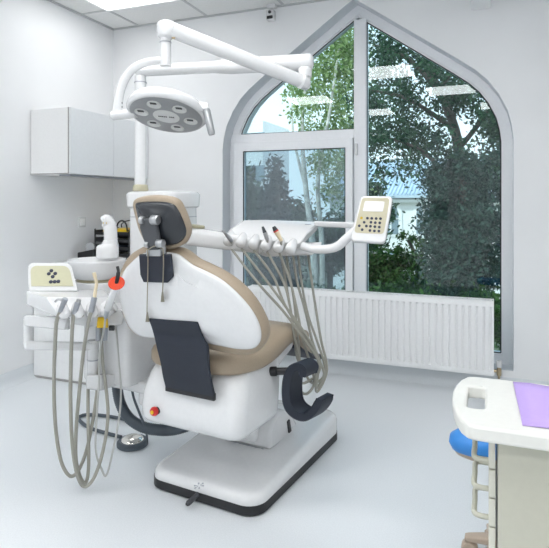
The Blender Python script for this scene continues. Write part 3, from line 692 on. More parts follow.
# hoses of the delivery table
HPATH = [[(258, 283), (284, 312), (303, 338), (318, 360)], [(266, 280), (286, 307), (306, 335), (320, 361)], [(273, 276), (284, 303), (299, 328), (316, 354)], [(283, 281), (290, 306), (294, 335), (300, 362)],
         [(290, 281), (297, 310), (303, 340), (311, 366)], [(297, 281), (305, 310), (312, 340), (319, 363)], [(302, 285), (308, 315), (317, 341), (324, 363)], [(312, 283), (316, 310), (321, 340), (326, 364)]]
LOW = [(318, 381, 308, 392), (322, 379, 311, 388), (324, 375, 313, 383), (304, 378, 301, 381), (314, 384, 306, 394), (321, 378, 311, 385), (326, 378, 315, 389), (327, 379, 318, 388)]
RET = {0: 7, 1: 6, 3: 5}
def bundle(i, start, dstart):
    x0, y0 = start; P = HPATH[i]; a, b, c_, e = LOW[i]; k = i*.9
    out = [W(x0, y0, dstart), W(*P[0], 2.60), W(*P[1], 2.57), W(*P[2], 2.545+.006*i), W(*P[3], 2.55+.006*i), W(a, b, 2.565+.006*i), W(c_, e, 2.59)]
    if i in RET:
        Q = HPATH[RET[i]]; c2 = {0: 322, 1: 316, 3: 311}[i]
        out = out[:5]+[W(P[3][0]-2, P[3][1]+14, 2.56), W((P[3][0]+Q[3][0])/2-5, max(e, Q[3][1]+20), 2.59)]+[W(Q[3][0]+1, Q[3][1]+6, 2.60), W(*Q[2], 2.62), W(*Q[1], 2.65), W(*Q[0], 2.70), W(Q[0][0]-4, 254, 2.76)]
    else:
        k = 0 if i == 2 else 5
        out += [W(c_-7, e-8, 2.615), W(297+k*.5, 357, 2.63), W(294+k*.6, 330, 2.66), W(289+k, 300, 2.70), W(284+k, 272, 2.76), W(281+k, 254, 2.82)]
    return cat(out, 6)
# handpieces (things) in holders 0, 3, 4
def handp(i, name, pts, segs, label, hidx):
    px, py, d = holders[i]
    o = thing(name, W(px, py, d-.02), label, 'dental handpiece')
    a, b = W(*pts[0]), W(*pts[1])   # tip , tail
    for nm, t0, t1, r0, r1, m in segs:
        MB().tube([a.lerp(b, t0), a.lerp(b, t0+.02*(t1-t0)), a.lerp(b, t1-.02*(t1-t0)), a.lerp(b, t1)], [r0*.85, r0, r1, r1*.85], 12).build(nm, m, o)
    p0 = W(px+1+ (0), py+6, d-.005)
    MB().tube([b]+bundle(hidx, (px+1, py+7), d), .0062, 8).build('hose', M_HOSE, o)
    return o
o = handp(0, 'dental_handpiece', ((224, 231.5, 2.66), (231.5, 241, 2.70)), (('body', 0, .75, .0075, .0105, M_SILVER), ('coupling', .75, 1.0, .0095, .0095, M_GREYC)), 'silver handpiece in the leftmost holder of the delivery table', 0)
MB().tube([W(224, 231.5, 2.66), W(221.5, 231, 2.66)], [.007, .004], 8).build('nozzle', M_SILVER, o)
handp(3, 'dental_handpiece', ((262.5, 226.5, 2.60), (267.5, 240, 2.60)), (('tip', 0, .45, .0055, .0095, M_DGREY), ('body', .45, 1.0, .0105, .0095, M_SILVER)), 'black tipped silver handpiece in the fourth holder of the delivery table', 3)
handp(4, 'polishing_handpiece', ((273.5, 226.5, 2.56), (281.5, 241, 2.56)), (('tip', 0, .28, .008, .0125, M_DGREY), ('ring', .28, .36, .013, .013, M_RED), ('body', .36, 1.0, .0125, .0085, M_CREAM)), 'cream handpiece with dark red-black tip in the fifth holder of the delivery table', 4)
for i in (1, 2):
    px, py, d = holders[i]
    MB().tube(bundle(i, (px, py+7), d), .0060, 8).build('hose', M_HOSE, dt)
# ================================================================ ASSISTANT TRAY
at_ = thing('assistant_tray', W(70, 300, 2.38), 'white assistant instrument tray with olive keypad at the far left', 'instrument tray')
MB().hull([W(26, 291, 2.48), W(30, 289, 2.56), W(104, 290, 2.66), W(107, 292.5, 2.60), W(47, 297, 2.34), W(108, 297.5, 2.45), W(26.5, 305, 2.48), W(59, 318, 2.30), W(117, 313, 2.42), W(119, 308, 2.48), W(57, 312, 2.295), W(40, 306, 2.60), W(104, 308, 2.66)]).build('tray_body', M_WHITE, at_, bevel=.010, seg=4)
for i in range(4):
    px, py, d = 62+14.2*i, 309-.6*i, 2.29+.035*i
    hp_ = [W(px-2, py-10, d+.12), W(px-1.5, py-9, d+.11), W(px, py-2, d+.05), W(px+1.5, py+4, d), W(px+2, py+7.5, d-.012), W(px+2, py+9, d-.012)]
    MB().tube(hp_, [.010, .019, .023, .0265, .025, .015], 16).build('instrument_holder', M_WHITE, at_, angle=60)
qa, qb, qc, qd = W(27.5, 262.5, 2.56), W(71, 262.5, 2.62), W(78, 291, 2.54), W(28.5, 291, 2.48)
pa, pb_, pc_, pd_ = qa, qb, qc, qd
pn = (pb_-pa).cross(pd_-pa).normalized()
if pn.dot(EYE-pa) < 0: pn = -pn
def toptab(s0, s1, t0, t1, r, off):
    pts = [(s0, t1), (s0, t0+r*1.5)]
    for k in range(1, 6):
        a = math.pi/2*k/5; pts.append((s0+r-r*math.cos(a), t0+1.5*r-1.5*r*math.sin(a)))
    for k in range(0, 6):
        a = math.pi/2*k/5; pts.append((s1-r+r*math.sin(a), t0+1.5*r-1.5*r*math.cos(a)))
    pts.append((s1, t1))
    return [bil(a, b)+pn*off for a, b in pts]
kp = MB().prism(toptab(0, 1, 0, 1, .14, 0), -pn*.035).build('keypad_housing', M_WHITE, at_, bevel=.005)
MB().prism(toptab(.06, .93, .13, .84, .14, .001), pn*.002).build('keypad', M_PANEL, kp)
for s, t_ in ((.515, .31), (.45, .42), (.59, .41), (.525, .52), (.47, .70), (.55, .695), (.63, .685)):
    MB().lathe([(.0085, 0), (.0085, .003), (.005, .005)], bil(s, t_)+pn*.003, pn, 12).build('key', M_BTN, kp)
# swing bracket below
MB().hull([W(23.5, 315, 2.45), W(23.5, 326, 2.45), W(67, 330, 2.38), W(70, 318, 2.38), W(23.5, 315, 2.58), W(23.5, 326, 2.58), W(70, 330, 2.52), W(70, 316, 2.52)]).build('tray_bracket', M_WHITE, at_, bevel=.014)
MB().tube([W(28.5, 320, 2.50), W(28.5, 345, 2.50)], .022, 18).build('bracket_post', M_WHITE, at_)
MB().hull([W(24, 341, 2.47), W(24, 350, 2.47), W(97, 350.5, 2.56), W(97, 342, 2.56), W(24, 341, 2.53), W(24, 350, 2.53), W(97, 350.5, 2.62), W(97, 342, 2.62)]).build('swing_arm', M_WHITE, at_, bevel=.012)
MB().tube([W(93, 340, 2.58), W(93, 376, 2.58)], .0255, 18).build('arm_post', M_WHITE, at_)
MB().lathe([(.0275, 0), (.0275, .005)], W(93, 360, 2.58)).build('post_ring', M_GREYC, at_)
MB().hull([W(86, 375, 2.52), W(86, 389, 2.52), W(100, 391, 2.52), W(131, 381, 2.70), W(131, 373, 2.70), W(100, 375, 2.50), W(86, 375, 2.64), W(86, 389, 2.64), W(131, 381, 2.82), W(131, 372, 2.82)]).build('mount_arm', M_WHITE, at_, bevel=.01)
MB().hull([W(104, 306, 2.47), W(120, 309, 2.50), W(124, 317, 2.52), W(122, 325, 2.52), W(106, 326, 2.50), W(104, 306, 2.6), W(124, 312, 2.62), W(122, 325, 2.62), W(106, 326, 2.6)]).build('tray_end', M_WHITE, at_, bevel=.012)
# assistant instruments with hoses
def instr(name, label, c_, segs, hose, r, m=M_HOSE):
    o = thing(name, W(*segs[0][1]), label, c_)
    for nm, a, b, r0, r1, mt in segs:
        a, b = W(*a), W(*b); MB().tube([a, a.lerp(b, .04), a.lerp(b, .96), b], [r0*.8, r0, r1, r1*.8], 12).build(nm, mt, o)
    MB().tube(cat([W(*p) for p in hose], 8), r, 8).build('hose', m, o); return o
o = instr('air_water_syringe', 'bent nozzle air-water syringe in the leftmost slot of the assistant tray', 'dental syringe', [('body', (65.5, 298.5, 2.25), (59.5, 313, 2.27), .012, .009, M_GREYC)],
      [(60, 312, 2.265), (56.5, 322, 2.27), (55, 345, 2.30), (54, 375, 2.34), (54.5, 410, 2.38), (57, 440, 2.40), (62, 464, 2.42), (70, 476, 2.43), (78, 471, 2.45), (86, 452, 2.48), (92, 425, 2.50), (96, 400, 2.52), (98, 378, 2.56), (98, 350, 2.60)], .0078)
MB().tube(cat([W(64, 299, 2.25), W(61, 299.5, 2.25), W(57.5, 299.5, 2.25), W(55, 302, 2.25)], 4), .0045, 8).build('nozzle', M_SILVER, o)
instr('suction_handpiece', 'short grey suction handpiece in the second slot of the assistant tray', 'suction handpiece', [('tip', (79, 299, 2.30), (78, 303, 2.30), .009, .010, M_SILVER), ('body', (78, 302, 2.30), (74, 314, 2.30), .0125, .0105, M_GREYC)],
      [(74.5, 312, 2.30), (72.5, 325, 2.30), (71, 360, 2.32), (70.5, 400, 2.35), (72, 440, 2.37), (76, 470, 2.38), (83, 486, 2.39), (92, 481, 2.41), (100, 462, 2.44), (106, 435, 2.47), (108, 412, 2.49), (106, 388, 2.51), (103, 365, 2.51), (101.5, 340, 2.47), (102, 328, 2.46)], .0078)
o = instr('saliva_ejector', 'grey saliva ejector with long cream tip in the third slot of the assistant tray', 'saliva ejector', [('body', (94.5, 297, 2.32), (91, 312, 2.32), .0125, .012, M_GREYC)],
      [(91.5, 311, 2.32), (88, 324, 2.33), (83.5, 352, 2.35), (79, 395, 2.38), (76, 432, 2.41), (76, 460, 2.42), (81, 479, 2.43), (86, 482, 2.44), (88.5, 468, 2.45), (88.5, 440, 2.47), (88, 415, 2.50), (88, 389, 2.56)], .0078)
MB().tube(cat([W(94.5, 298, 2.32), W(95.5, 290, 2.32), W(96.5, 283, 2.32), W(95, 277, 2.32), W(94, 272.5, 2.32)], 4), [.0075]*4+[.007]*4+[.0065]*4+[.008]*5, 10).build('suction_tip', M_CREAM, o)
o = instr('curing_light', 'white curing light with round orange shield in the rightmost slot of assistant tray', 'curing light', [('body', (115.5, 287, 2.17), (107.5, 309, 2.28), .0135, .0165, M_WHITE), ('tail', (107.5, 309, 2.28), (105.5, 318, 2.33), .012, .008, M_GREYC)],
      [(105.5, 317, 2.36), (104, 330, 2.40), (100, 350, 2.46), (99, 380, 2.48), (97, 410, 2.48), (95.5, 440, 2.48), (97, 457, 2.48), (102, 470, 2.48), (105.5, 476, 2.48), (109, 468, 2.48), (113, 450, 2.49), (118, 425, 2.52), (121, 395, 2.56), (119, 360, 2.58), (115, 320, 2.58)], .0045, M_HOSE2)
sc_ = W(116.5, 283, 2.15); sn = (-FW*.75+UP*.62+RT*.15).normalized()
MB().lathe([(.0, -.003), (.030, -.003), (.032, 0), (.030, .003), (.0, .004)], sc_, sn, 28).build('orange_shield', M_ORANGE, o)
MB().tube(cat([sc_, W(118, 275, 2.14), W(118.3, 271, 2.145), W(117.5, 266.5, 2.15)], 4), [.0075]*7+[.006]*6, 10).build('light_guide', M_BLACK, o)
vl = thing('suction_valve', W(102, 322, 2.44), 'yellow suction valve block under the right end of the assistant tray', 'valve')
MB().hull([W(97.5, 317, 2.41), W(107.5, 317, 2.42), W(108.5, 328, 2.42), W(96.5, 328, 2.41), W(97.5, 317, 2.47), W(107.5, 317, 2.47), W(108.5, 328, 2.47), W(96.5, 328, 2.47)]).build('valve_block', M_YEL, vl, bevel=.006)
for px in (98.5, 105): MB().tube([W(px, 327, 2.43), W(px-.3, 340, 2.44)], [.0125, .0115], 12).build('coupling', M_GREYC, vl)
MB().lathe([(.012, 0), (.012, .02)], W(109.5, 328, 2.43), RT, 14).build('valve_cap', M_BLACK, vl)
# ================================================================ FOOT PEDAL
fp = onZ(132.5, 443, .012)
ft = thing('foot_pedal', fp, 'round chrome foot pedal in a dark ring on the floor by the base', 'foot pedal')
MB().lathe([(.078, 0), (.082, .004), (.082, .022), (.072, .032), (.062, .030), (.058, .012), (0, .012)], Vector((fp.x, fp.y, 0)), UP, 36).build('pedal_base', M_CORR, ft)
MB().lathe([(.060, .015), (.062, .03), (.055, .040), (.035, .05), (.0, .054)], Vector((fp.x, fp.y, 0)), UP, 36).build('pedal_disc', M_CHROME, ft, angle=60)
loop = [onZ(a, b, .012) for a, b in ((121, 437), (106, 433), (90, 428), (81, 422), (79, 417.5), (84, 415), (95, 414.8), (110, 416.5), (123, 419), (134, 422))]
MB().tube(cat(loop, 6), .010, 8).build('cable', M_CORR, ft)
# ================================================================ BIB CHAIN
bcn = thing('bib_chain', onB(149, 262, -.05), 'thin beaded bib chain with metal clips hanging from the headrest', 'bib chain')
mb = MB(); ln = cat([onH(163, 249, -.05), onB(163.5, 262, -.048), onB(163, 280, -.045), onB(162.5, 292, -.04)], 8); mb.tube(ln, .0022, 6)
l2 = cat([onH(147.5, 250, -.05), onB(148, 262, -.048), onB(147.5, 285, -.045), onB(147, 312, -.04)], 10); mb.tube(l2, .0022, 6); mb.tube(cat([onH(147.5, 250, -.05), onH(155, 246, -.052), onH(163, 249, -.05)], 4), .0022, 6); mb.build('chain', mat('chain', (.33, .30, .23), .4, metal=.6), bcn)
for px, py in ((162.5, 292), (147.3, 312)):
    MB().hull([onB(px-.8, py, -.04), onB(px+.8, py, -.04), onB(px+2.2, py+10, -.038), onB(px-2, py+10, -.038), onB(px-.8, py, -.046), onB(px+.8, py, -.046), onB(px+1.8, py+10, -.046), onB(px-1.6, py+10, -.046)]).build('clip', mat('clip_metal', (.26, .24, .19), .4, metal=.8), bcn, bevel=.001)
# ================================================================ DRAWER CART
zt = .80
def onT(px, py): return onZ(px, py, zt)
fe = onT(500, 379.5).y; ne = onT(500, 428.5).y
ct = thing('drawer_cart', (.6, (fe+ne)/2, 0), 'cream drawer cart with white handled top cut off at lower right', 'cart')
xl = onT(455, 398).x; xe = 1.25
yc = (fe+ne)/2; hw = (fe-ne)/2
TPX = [(549, 437), (500, 430), (475, 426.3), (467, 424), (461, 419.5), (456.5, 413), (453.5, 405), (452.3, 397), (453, 390.5), (456, 384.5), (461, 379.5), (467, 376.6), (474, 376.6), (500, 379.7)]
TW = [onT(*p) for p in TPX]
def topoutline(z, ins=0):
    P = [(xe, TW[2].y)]+[(p.x, p.y) for p in TW[2:13]]+[(xe, TW[12].y)]
    return [Vector((x, y, z)) for x, y in P]
# top slab with a real hand hole
Q = [onT(468, 385.5), onT(484.5, 387), onT(485.5, 409), onT(467, 407)]
hx0, hx1, hy0, hy1 = (Q[0].x+Q[3].x)/2, (Q[1].x+Q[2].x)/2, (Q[2].y+Q[3].y)/2, (Q[0].y+Q[1].y)/2
hole2 = [((hx0+hx1)/2+a, (hy0+hy1)/2+b) for a, b in rrect(hx1-hx0, hy1-hy0, .012, 4)]
mb = MB(); bm = mb.bm
loops = {}
for z in (zt-.034, zt):
    o_ = [bm.verts.new(p) for p in topoutline(z)]; h_ = [bm.verts.new((a, b, z)) for a, b in hole2]; loops[z] = (o_, h_)
    ed = [bm.edges.new((r[i], r[(i+1) % len(r)])) for r in (o_, h_) for i in range(len(r))]
    bmesh.ops.triangle_fill(bm, use_beauty=True, edges=ed)
for w in (0, 1):
    a, b = loops[zt-.034][w], loops[zt][w]
    for i in range(len(a)): bm.faces.new((a[i], a[(i+1) % len(a)], b[(i+1) % len(a)], b[i]))
bmesh.ops.dissolve_limit(bm, angle_limit=.01, verts=bm.verts[:], edges=bm.edges[:])
mb.build('cart_top', M_CARTT, ct, bevel=.007, angle=50)
xb = onp(497.5, 470, Vector((0, ne+.03, 0)), Y_).x
MB().box(((xb+xe-.03)/2, yc, (zt-.034+.09)/2), (xe-.03-xb, fe-ne-.06, zt-.034-.09)).build('cart_body', M_CART, ct, bevel=.004)
xd = onp(488.5, 470, Vector((0, ne+.035, 0)), Y_).x
yy0, yy1 = ne+.034, fe-.034
def zof(py): return onp(492, py, Vector((0, ne+.034, 0)), Y_).z
zz = [zof(y) for y in (441.5, 470.5, 499, 528.5)]; stp = (zz[0]-zz[3])/3
MB().box(((xd+xb)/2, yc, (zz[0]+.004+zt-.034)/2), (xb-xd, yy1-yy0, zt-.034-zz[0]-.004)).build('front_rail', M_CARTD, ct, bevel=.003)
for i in range(4):
    z1 = zz[0]-stp*i; z0 = (z1-stp+.0035) if i < 3 else .10
    if z0 < .09: break
    d = MB().box(((xd+xb-.004)/2, yc, (z0+z1)/2), (xb-.004-xd, yy1-yy0, z1-z0)).build('drawer', M_CARTD, ct, bevel=.003)
    xh = onp(475.5, 470, Vector((0, yc, 0)), Y_).x; zh = z1-stp*.80
    if i == 3: zh = .22
    ya, yb = ne+.055, ne+.19
    MB().tube(cat([(xd, ya, zh), (xh+.012, ya, zh), (xh, ya+.012, zh), (xh, (ya+yb)/2, zh), (xh, yb-.012, zh), (xh+.012, yb, zh), (xd, yb, zh)], 4), .0065, 10).build('handle', M_CART, d)
MB().box(((xb+xe)/2, yc, .08), (xe-xb-.06, fe-ne-.08, .03)).build('cart_plinth', M_DGREY, ct, bevel=.004)
for sx in (xb+.06, xe-.08):
    for sy in (ne+.08, fe-.08):
        w = MB().lathe([(.0, -.012), (.028, -.012), (.031, -.008), (.031, .008), (.028, .012), (0, .012)], (sx, sy, .031), X_, 20).build('caster', M_DGREY, ct)
        MB().box((sx, sy, .055), (.034, .03, .03)).build('caster_fork', M_GREYC, w)
# lilac paper bib on the top
m = mat('lilac_paper', (.49, .36, .74), .75); nt = m.node_tree
wv = nt.nodes.new('ShaderNodeTexWave'); wv.inputs['Scale'].default_value = 45; wv.bands_direction = 'Y'; wv.inputs['Distortion'].default_value = .6
tc = nt.nodes.new('ShaderNodeTexCoord'); nt.links.new(tc.outputs['Object'], wv.inputs['Vector']); bp = nt.nodes.new('ShaderNodeBump'); bp.inputs['Strength'].default_value = .5; bp.inputs['Distance'].default_value = .002
nt.links.new(wv.outputs['Fac'], bp.inputs['Height']); nt.links.new(bp.outputs['Normal'], nt.nodes['Principled BSDF'].inputs['Normal'])
Q = [onZ(513, 382, zt+.003), onZ(522.5, 424.5, zt+.003)]
A, B = Q; E1 = X_
mb = MB(); rows = []
for j in range(9):
    p = A.lerp(B, j/8)
    rows.append([p+E1*(.42*i/10)+UP*(.002*math.sin(i*2.1+j*1.3)+.001) for i in range(11)])
mb.loft(rows, closed=False)
ob = mb.build('paper_bib', m, loc=A.lerp(B, .5)); sl = ob.modifiers.new('s', 'SOLIDIFY'); sl.thickness = .002
tag(ob, 'lilac corrugated paper bib lying on the white cart top', 'paper bib')
# ================================================================ STOOL
sc0 = W(500, 440, 1.98); sx, sy = sc0.x, sc0.y; zs_ = .405
st = thing('dental_stool', (sx, sy, 0), 'blue padded round stool half hidden behind the drawer cart', 'stool')
MB().lathe([(.0, .0), (.15, .0), (.172, .008), (.182, .028), (.178, .052), (.150, .068), (.08, .076), (0, .077)], (sx, sy, zs_), UP, 48).squash(Vector((sx, sy, 0)), .55).build('seat', M_BLUE, st, angle=60)
MB().lathe([(.0, -.016), (.14, -.016), (.158, -.008), (.167, .006), (0, .008)], (sx, sy, zs_), UP, 48).squash(Vector((sx, sy, 0)), .55).build('seat_pan', M_TAN, st, angle=60)
MB().tube([(sx, sy, .07), (sx, sy, .2), (sx, sy, .201), (sx, sy, .395)], [.026, .026, .018, .018], 18).build('column', M_SILVER, st)
tgt = sc0-RT*.112+FW*.05
a0_ = math.atan2(tgt.y-sy, tgt.x-sx)
for k in range(5):
    a = a0_+2*math.pi*k/5; d = Vector((math.cos(a), math.sin(a), 0)); n_ = Vector((-d.y, d.x, 0)); c0 = Vector((sx, sy, 0))
    lg = MB().loft([[c0+d*r+n_*x+UP*(z+y) for x, y in rrect(w, h, h*.3, 3)] for r, w, h, z in ((.015, .05, .03, .078), (.06, .045, .026, .074), (.108, .036, .02, .066), (.12, .03, .016, .064))]).build('leg', M_TAN, st, angle=60)
    e = c0+d*.104
    MB().lathe([(0, -.02), (.024, -.02), (.029, -.012), (.029, .012), (.024, .02), (0, .02)], e+UP*.029, n_, 18).build('caster', M_TAN, lg)
# ================================================================ OUTSIDE
GZ = -2.6
Mg = mat('outside_ground', (.10, .12, .07), .9, noise=.5, nscale=2)
tag(MB().box((0, 30, GZ-.05), (90, 50, .1)).build('ground', Mg), kind='structure')
def foliage(name, label, blobs, n, size, m, trunk, mtrunk, seed, cat_='tree', group='trees outside the window', droop=.0):
    rnd = random.Random(seed); base = Vector(trunk[0][0]); t = thing(name, base, label, cat_, group)
    mb = MB(); tot = sum(b[3]*b[4]*b[5] if len(b) > 5 else b[3]**3 for b in blobs); bm = mb.bm
    for b in blobs:
        c_ = Vector(b[:3]); rx, ry, rz = (b[3:6] if len(b) > 5 else (b[3],)*3); k = max(20, int(n*(rx*ry*rz)/tot))
        for _ in range(k):
            d = Vector((rnd.gauss(0, .52), rnd.gauss(0, .52), rnd.gauss(0, .52)))
            p = c_+Vector((d.x*rx, d.y*ry, d.z*rz)); s = size*rnd.uniform(.6, 1.4)
            a = Vector((rnd.gauss(0, 1), rnd.gauss(0, 1), rnd.gauss(0, 1)-droop)).normalized(); q = a.orthogonal().normalized(); q = (q*math.cos(6.28*rnd.random())+a.cross(q)*math.sin(6.28*rnd.random())) if False else (Matrix.Rotation(rnd.uniform(0, 6.28), 3, a) @ q)
            mb.bm.faces.new([mb.bm.verts.new(x) for x in (p-a*s, p+q*s*.45, p+a*s, p-q*s*.45)])
    mb.build('foliage', m, t, flat=True)
    mb = MB()
    for seg in trunk: 
        P = cat(seg[:-1], 5) if len(seg) > 3 else [Vector(x) for x in seg[:-1]]; r0, r1 = seg[-1]
        mb.tube(P, [r0+(r1-r0)*i/(len(P)-1) for i in range(len(P))], 8)
    mb.build('trunk', mtrunk, t); return t
L_POP = leafmat('leaf_bright', (.12, .24, .06), (.50, .62, .28), .45)
L_DEC = leafmat('leaf_mid', (.008, .035, .022), (.07, .15, .075), .3)
L_DRK = leafmat('leaf_dark', (.005, .02, .018), (.06, .115, .085), .15)
L_GRY = leafmat('leaf_conifer', (.012, .024, .024), (.05, .075, .07), .1)
L_HDG = leafmat('leaf_hedge', (.01, .035, .012), (.06, .14, .03), .25)
def G(px, d): p = W(px, HY, d); return Vector((p.x, p.y, GZ))
def blob(px, py, d, r, *rr_):
    p = W(px, py, d); return (p.x, p.y, p.z, r, *rr_) if rr_ else (p.x, p.y, p.z, r, r, r)
rnd = random.Random(5)
# poplar, two pale stems
d = 13
bl = []
for px, py, r in ((338, 45, 22), (345, 75, 22), (320, 70, 16), (310, 95, 18), (338, 105, 18), (352, 130, 18), (300, 110, 12), (296, 92, 12), (330, 130, 16), (308, 128, 10), (350, 50, 14), (344, 22, 14), (320, 160, 14), (340, 165, 16), (352, 190, 14), (330, 190, 14)):
    bl.append(blob(px, py, d+rnd.uniform(-.6, .6), r*d/FPX))
foliage('poplar_tree', 'tall bright green poplar with pale stems behind the left panes', bl, 8500, .055, L_POP,
        [[G(318, d), W(314, 260, d), W(306, 190, d), W(302, 130, d), W(306, 80, d), (.10, .03)], [G(322, d), W(322, 250, d), W(318, 180, d), W(330, 110, d), W(340, 40, d), (.08, .02)], [W(306, 190, d), W(294, 140, d), W(292, 105, d), (.045, .015)]], M_BARKP, 1)
# conifer seen through the lower sash
d = 10.5; bl = []
for i in range(14):
    f = i/13; py = 162+f*190; w = 4+26*f**.75
    for s in (-.55, .0, .55): bl.append(blob(276+s*w+rnd.uniform(-3, 3), py, d+rnd.uniform(-.3, .3), (w*.5+4)*d/FPX))
foliage('conifer_tree', 'grey-green pointed conifer behind the opening sash, bottom left of window', bl, 16000, .06, L_GRY, [[G(278, d), W(278, 240, d), W(277, 165, d), (.14, .03)]], M_BARK, 2)
# broad tree on the right with branches sweeping across the top
d = 9.5; bl = []
for _ in range(140):
    px = rnd.uniform(362, 520); py = rnd.uniform(15, 178)
    if py < 22+ (px-366)*.35: continue
    if px < 432 and py > 152 and rnd.random() < .55: continue
    if rnd.random() < .25: continue
    bl.append(blob(px, py, d+rnd.uniform(-1.2, 1.2), rnd.uniform(9, 20)*d/FPX))
br = [[G(470, d), W(470, 290, d), W(462, 200, d), W(455, 130, d), W(430, 70, d), (.17, .05)]]
for a, b, c_ in (((462, 190), (420, 150), (375, 135)), ((458, 150), (490, 110), (510, 80)), ((455, 130), (410, 100), (370, 90)), ((445, 100), (410, 60), (375, 45)), ((465, 190), (490, 160), (515, 150)), ((440, 90), (455, 70), (490, 60))):
    br.append([W(*a, d), W(*b, d-.3), W(*c_, d-.5), (.05, .015)])
foliage('broadleaf_tree', 'dark green broadleaf tree whose branches spread over the tall right pane', bl, 16500, .042, L_DEC, br, M_BARK, 3)
# dark ivy-covered tree on the right
d = 8.6; bl = []
for i in range(12):
    f = i/11; py = 168+f*160; w = 11+27*math.sin(math.pi*min(1, .22+f*.62))
    for s in (-.6, -.1, .45): bl.append(blob(462+s*w+rnd.uniform(-4, 4), py, d+rnd.uniform(-.4, .4), (w*.36+4)*d/FPX))
for _ in range(26): bl.append(blob(rnd.uniform(428, 502), rnd.uniform(128, 225), d+rnd.uniform(-.4, .4), rnd.uniform(6, 11)*d/FPX))
foliage('evergreen_tree', 'large dark evergreen at the right of the tall window pane', bl, 23000, .04, L_DRK, [[G(462, d), W(462, 260, d), W(464, 150, d), (.15, .04)]], M_BARK, 4)
d = 11; bl = [blob(px, py, d+rnd.uniform(-.5, .5), r*d/FPX) for px, py, r in ((505, 190, 14), (510, 230, 16), (512, 270, 18), (500, 160, 12), (512, 130, 16))]
foliage('laurel_tree', 'dark leafy tree at the far right edge behind the evergreen', bl, 9000, .05, L_DRK, [[G(515, d), W(514, 250, d), W(512, 150, d), (.12, .04)]], M_BARK, 14)
# shrub with small trunk in front of the house
d = 12; bl = [blob(px, py, d+rnd.uniform(-.5, .5), r*d/FPX) for px, py, r in ((378, 262, 12), (392, 268, 13), (408, 262, 10), (372, 285, 16), (396, 288, 16), (420, 285, 14), (412, 240, 6), (403, 236, 5), (424, 246, 8), (398, 252, 6), (418, 262, 9))]
foliage('garden_shrub', 'low dark shrub in front of the white house', bl, 9000, .05, L_HDG, [[G(420, d), W(420, 285, d), W(418, 262, d), W(408, 240, d), (.10, .03)]], M_BARK, 6, 'shrub')
d = 8; bl = [blob(px, 318+rnd.uniform(-3, 3), d+rnd.uniform(-.3, .3), 22*d/FPX) for px in range(130, 700, 12)]
foliage('garden_hedge', 'dark clipped hedge along the bottom of the window panes', bl, 30000, .05, L_HDG, [[G(380, d), W(380, 330, d), (.05, .03)]], M_BARK, 7, 'hedge')
d = 16; bl = [blob(px, py, d+rnd.uniform(-.5, .5), r*d/FPX) for px, py, r in ((250, 200, 16), (258, 230, 16), (246, 175, 8), (310, 240, 20), (330, 250, 20), (345, 235, 18), (300, 215, 12), (378, 215, 14), (374, 190, 9), (372, 240, 14))]
foliage('background_tree', 'dark green tree row far behind the sash panes', bl, 14000, .09, L_DEC, [[G(330, d), W(330, 260, d), W(330, 220, d), (.12, .04)]], M_BARK, 8)
# white house with arched windows and pale blue metal roof
HYd = 24.0
def HX(px): return onY(px, HY, HYd).x
def HZ(px, py): return onY(px, py, HYd).z
hs = thing('white_house', (HX(420), HYd, GZ), 'white house with arched windows and pale blue metal roof beyond the trees', 'house')
M_HW = mat('house_wall', (.88, .88, .86), .8, noise=.02, nscale=1); M_ROOF = mat('house_roof', (.50, .60, .68), .5, noise=.08, nscale=2); M_HT = mat('house_trim', (.93, .93, .92), .7); M_HG = mat('house_glass', (.25, .32, .36), .15)
xa, xb_ = HX(330), HX(505); ze = HZ(420, 198)
MB().box(((xa+xb_)/2, HYd+3, (GZ+ze)/2), (xb_-xa, 6, ze-GZ)).build('wall', M_HW, hs)
rt = HZ(420, 164)
MB().loft([[Vector((x, HYd-.5, ze)), Vector((x, HYd-.5, ze+.12)), Vector((x, HYd+4.5, rt+.5)), Vector((x, HYd+7, ze))] for x in (xa-.4, xb_+.4)]).build('roof', M_ROOF, hs, flat=True)
mb = MB(); n = 46
for i in range(n):
    x = xa+(xb_-xa)*i/(n-1)
    mb.tube([(x, HYd-.5, ze+.16), (x, HYd+4.5, rt+.54)], .035, 5)
mb.build('roof_seams', M_ROOF, hs)
MB().box(((xa+xb_)/2, HYd-.12, ze-.12), (xb_-xa+.4, .3, .16)).build('cornice', M_HT, hs, bevel=.03)
def arch(x, z0, z1, w, y):
    P = [(x+w/2, z0)]
    r = w/2; zc = z1-r
    for k in range(0, 11):
        a = math.pi*k/10; P.append((x+r*math.cos(a), zc+r*math.sin(a)))
    P.append((x-w/2, z0)); return [Vector((a, y, b)) for a, b in P]
for px in (349, 391, 424, 466):
    x = HX(px); z0, z1, w = HZ(px, 234), HZ(px, 206), HX(px+7.5)-HX(px-7.5)
    f_ = MB().prism(arch(x, z0-.1, z1+.14, w+.3, HYd-.06), Y_*.08).build('window_surround', M_HT, hs)
    MB().prism(arch(x, z0, z1, w, HYd-.075), Y_*.04).build('window_glass', M_HG, f_)
    MB().box((x, HYd-.09, (z0+z1)/2), (.07, .03, z1-z0)).build('window_bar', M_HT, f_); MB().box((x, HYd-.09, z0+(z1-z0)*.55), (w, .03, .07)).build('window_bar', M_HT, f_)
for px in (393,):
    x = HX(px); MB().box((x, HYd-.02, HZ(px, 262)), (HX(px+4)-HX(px-4), .08, HZ(px, 252)-HZ(px, 274))).build('lower_window', M_HG, hs)
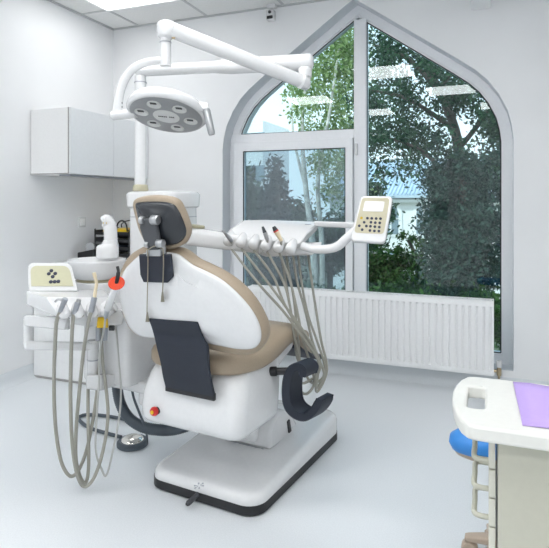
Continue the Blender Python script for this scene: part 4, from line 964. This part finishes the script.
# pale apartment block far left
p0 = onY(252, 200, 40)
ap = thing('apartment_block', (p0.x, 43, GZ), 'pale apartment block far away at the left edge of the window', 'building')
w0, w1 = onY(222, 200, 40).x, onY(263, 200, 40).x; zt_ = onY(252, 121, 40).z
MB().box(((w0+w1)/2, 43, (GZ+zt_)/2), (w1-w0, 6, zt_-GZ)).build('wall', M_HW, ap)
for r_ in range(6):
    for c_ in range(5):
        MB().box((w0+(w1-w0)*(c_+.5)/5, 39.98, zt_-1.6-r_*2.6), (1.0, .08, 1.3)).build('window', M_HG, ap)
# ================================================================ LIGHT
sc_ = bpy.context.scene
w = bpy.data.worlds.new('sky'); sc_.world = w; w.use_nodes = True; nt = w.node_tree; bg = nt.nodes['Background']
tc = nt.nodes.new('ShaderNodeTexCoord'); sep = nt.nodes.new('ShaderNodeSeparateXYZ'); rp = nt.nodes.new('ShaderNodeValToRGB')
nt.links.new(tc.outputs['Generated'], sep.inputs[0]); nt.links.new(sep.outputs['Z'], rp.inputs[0]); nt.links.new(rp.outputs[0], bg.inputs['Color'])
rp.color_ramp.elements[0].color = (.93, .98, 1, 1); rp.color_ramp.elements[1].color = (.55, .76, .97, 1); rp.color_ramp.elements[1].position = .75
bg.inputs['Strength'].default_value = 1.7
sun = bpy.data.lights.new('sun', 'SUN'); sun.energy = 3.2; sun.angle = .02; sun.color = (1, .95, .86)
so = bpy.data.objects.new('sun', sun); COL.objects.link(so); so.rotation_euler = (math.radians(48), 0, math.radians(-35)); so.location = (0, 0, 12)
# ================================================================ CAMERA
cam = bpy.data.cameras.new('camera'); co = bpy.data.objects.new('camera', cam); COL.objects.link(co); sc_.camera = co
cam.sensor_fit = 'HORIZONTAL'; cam.sensor_width = 36; cam.lens = 36*FPX/549; cam.clip_start = .02; cam.clip_end = 300
cam.shift_y = -(274-HY)/549
co.location = EYE; co.rotation_euler = (math.radians(90), 0, YAW)
sc_.view_settings.view_transform = 'Standard'; sc_.view_settings.exposure = .15; sc_.view_settings.look = 'None'
sc_.cycles.max_bounces = 10; sc_.cycles.diffuse_bounces = 6; sc_.cycles.transparent_max_bounces = 16; sc_.cycles.sample_clamp_indirect = 8
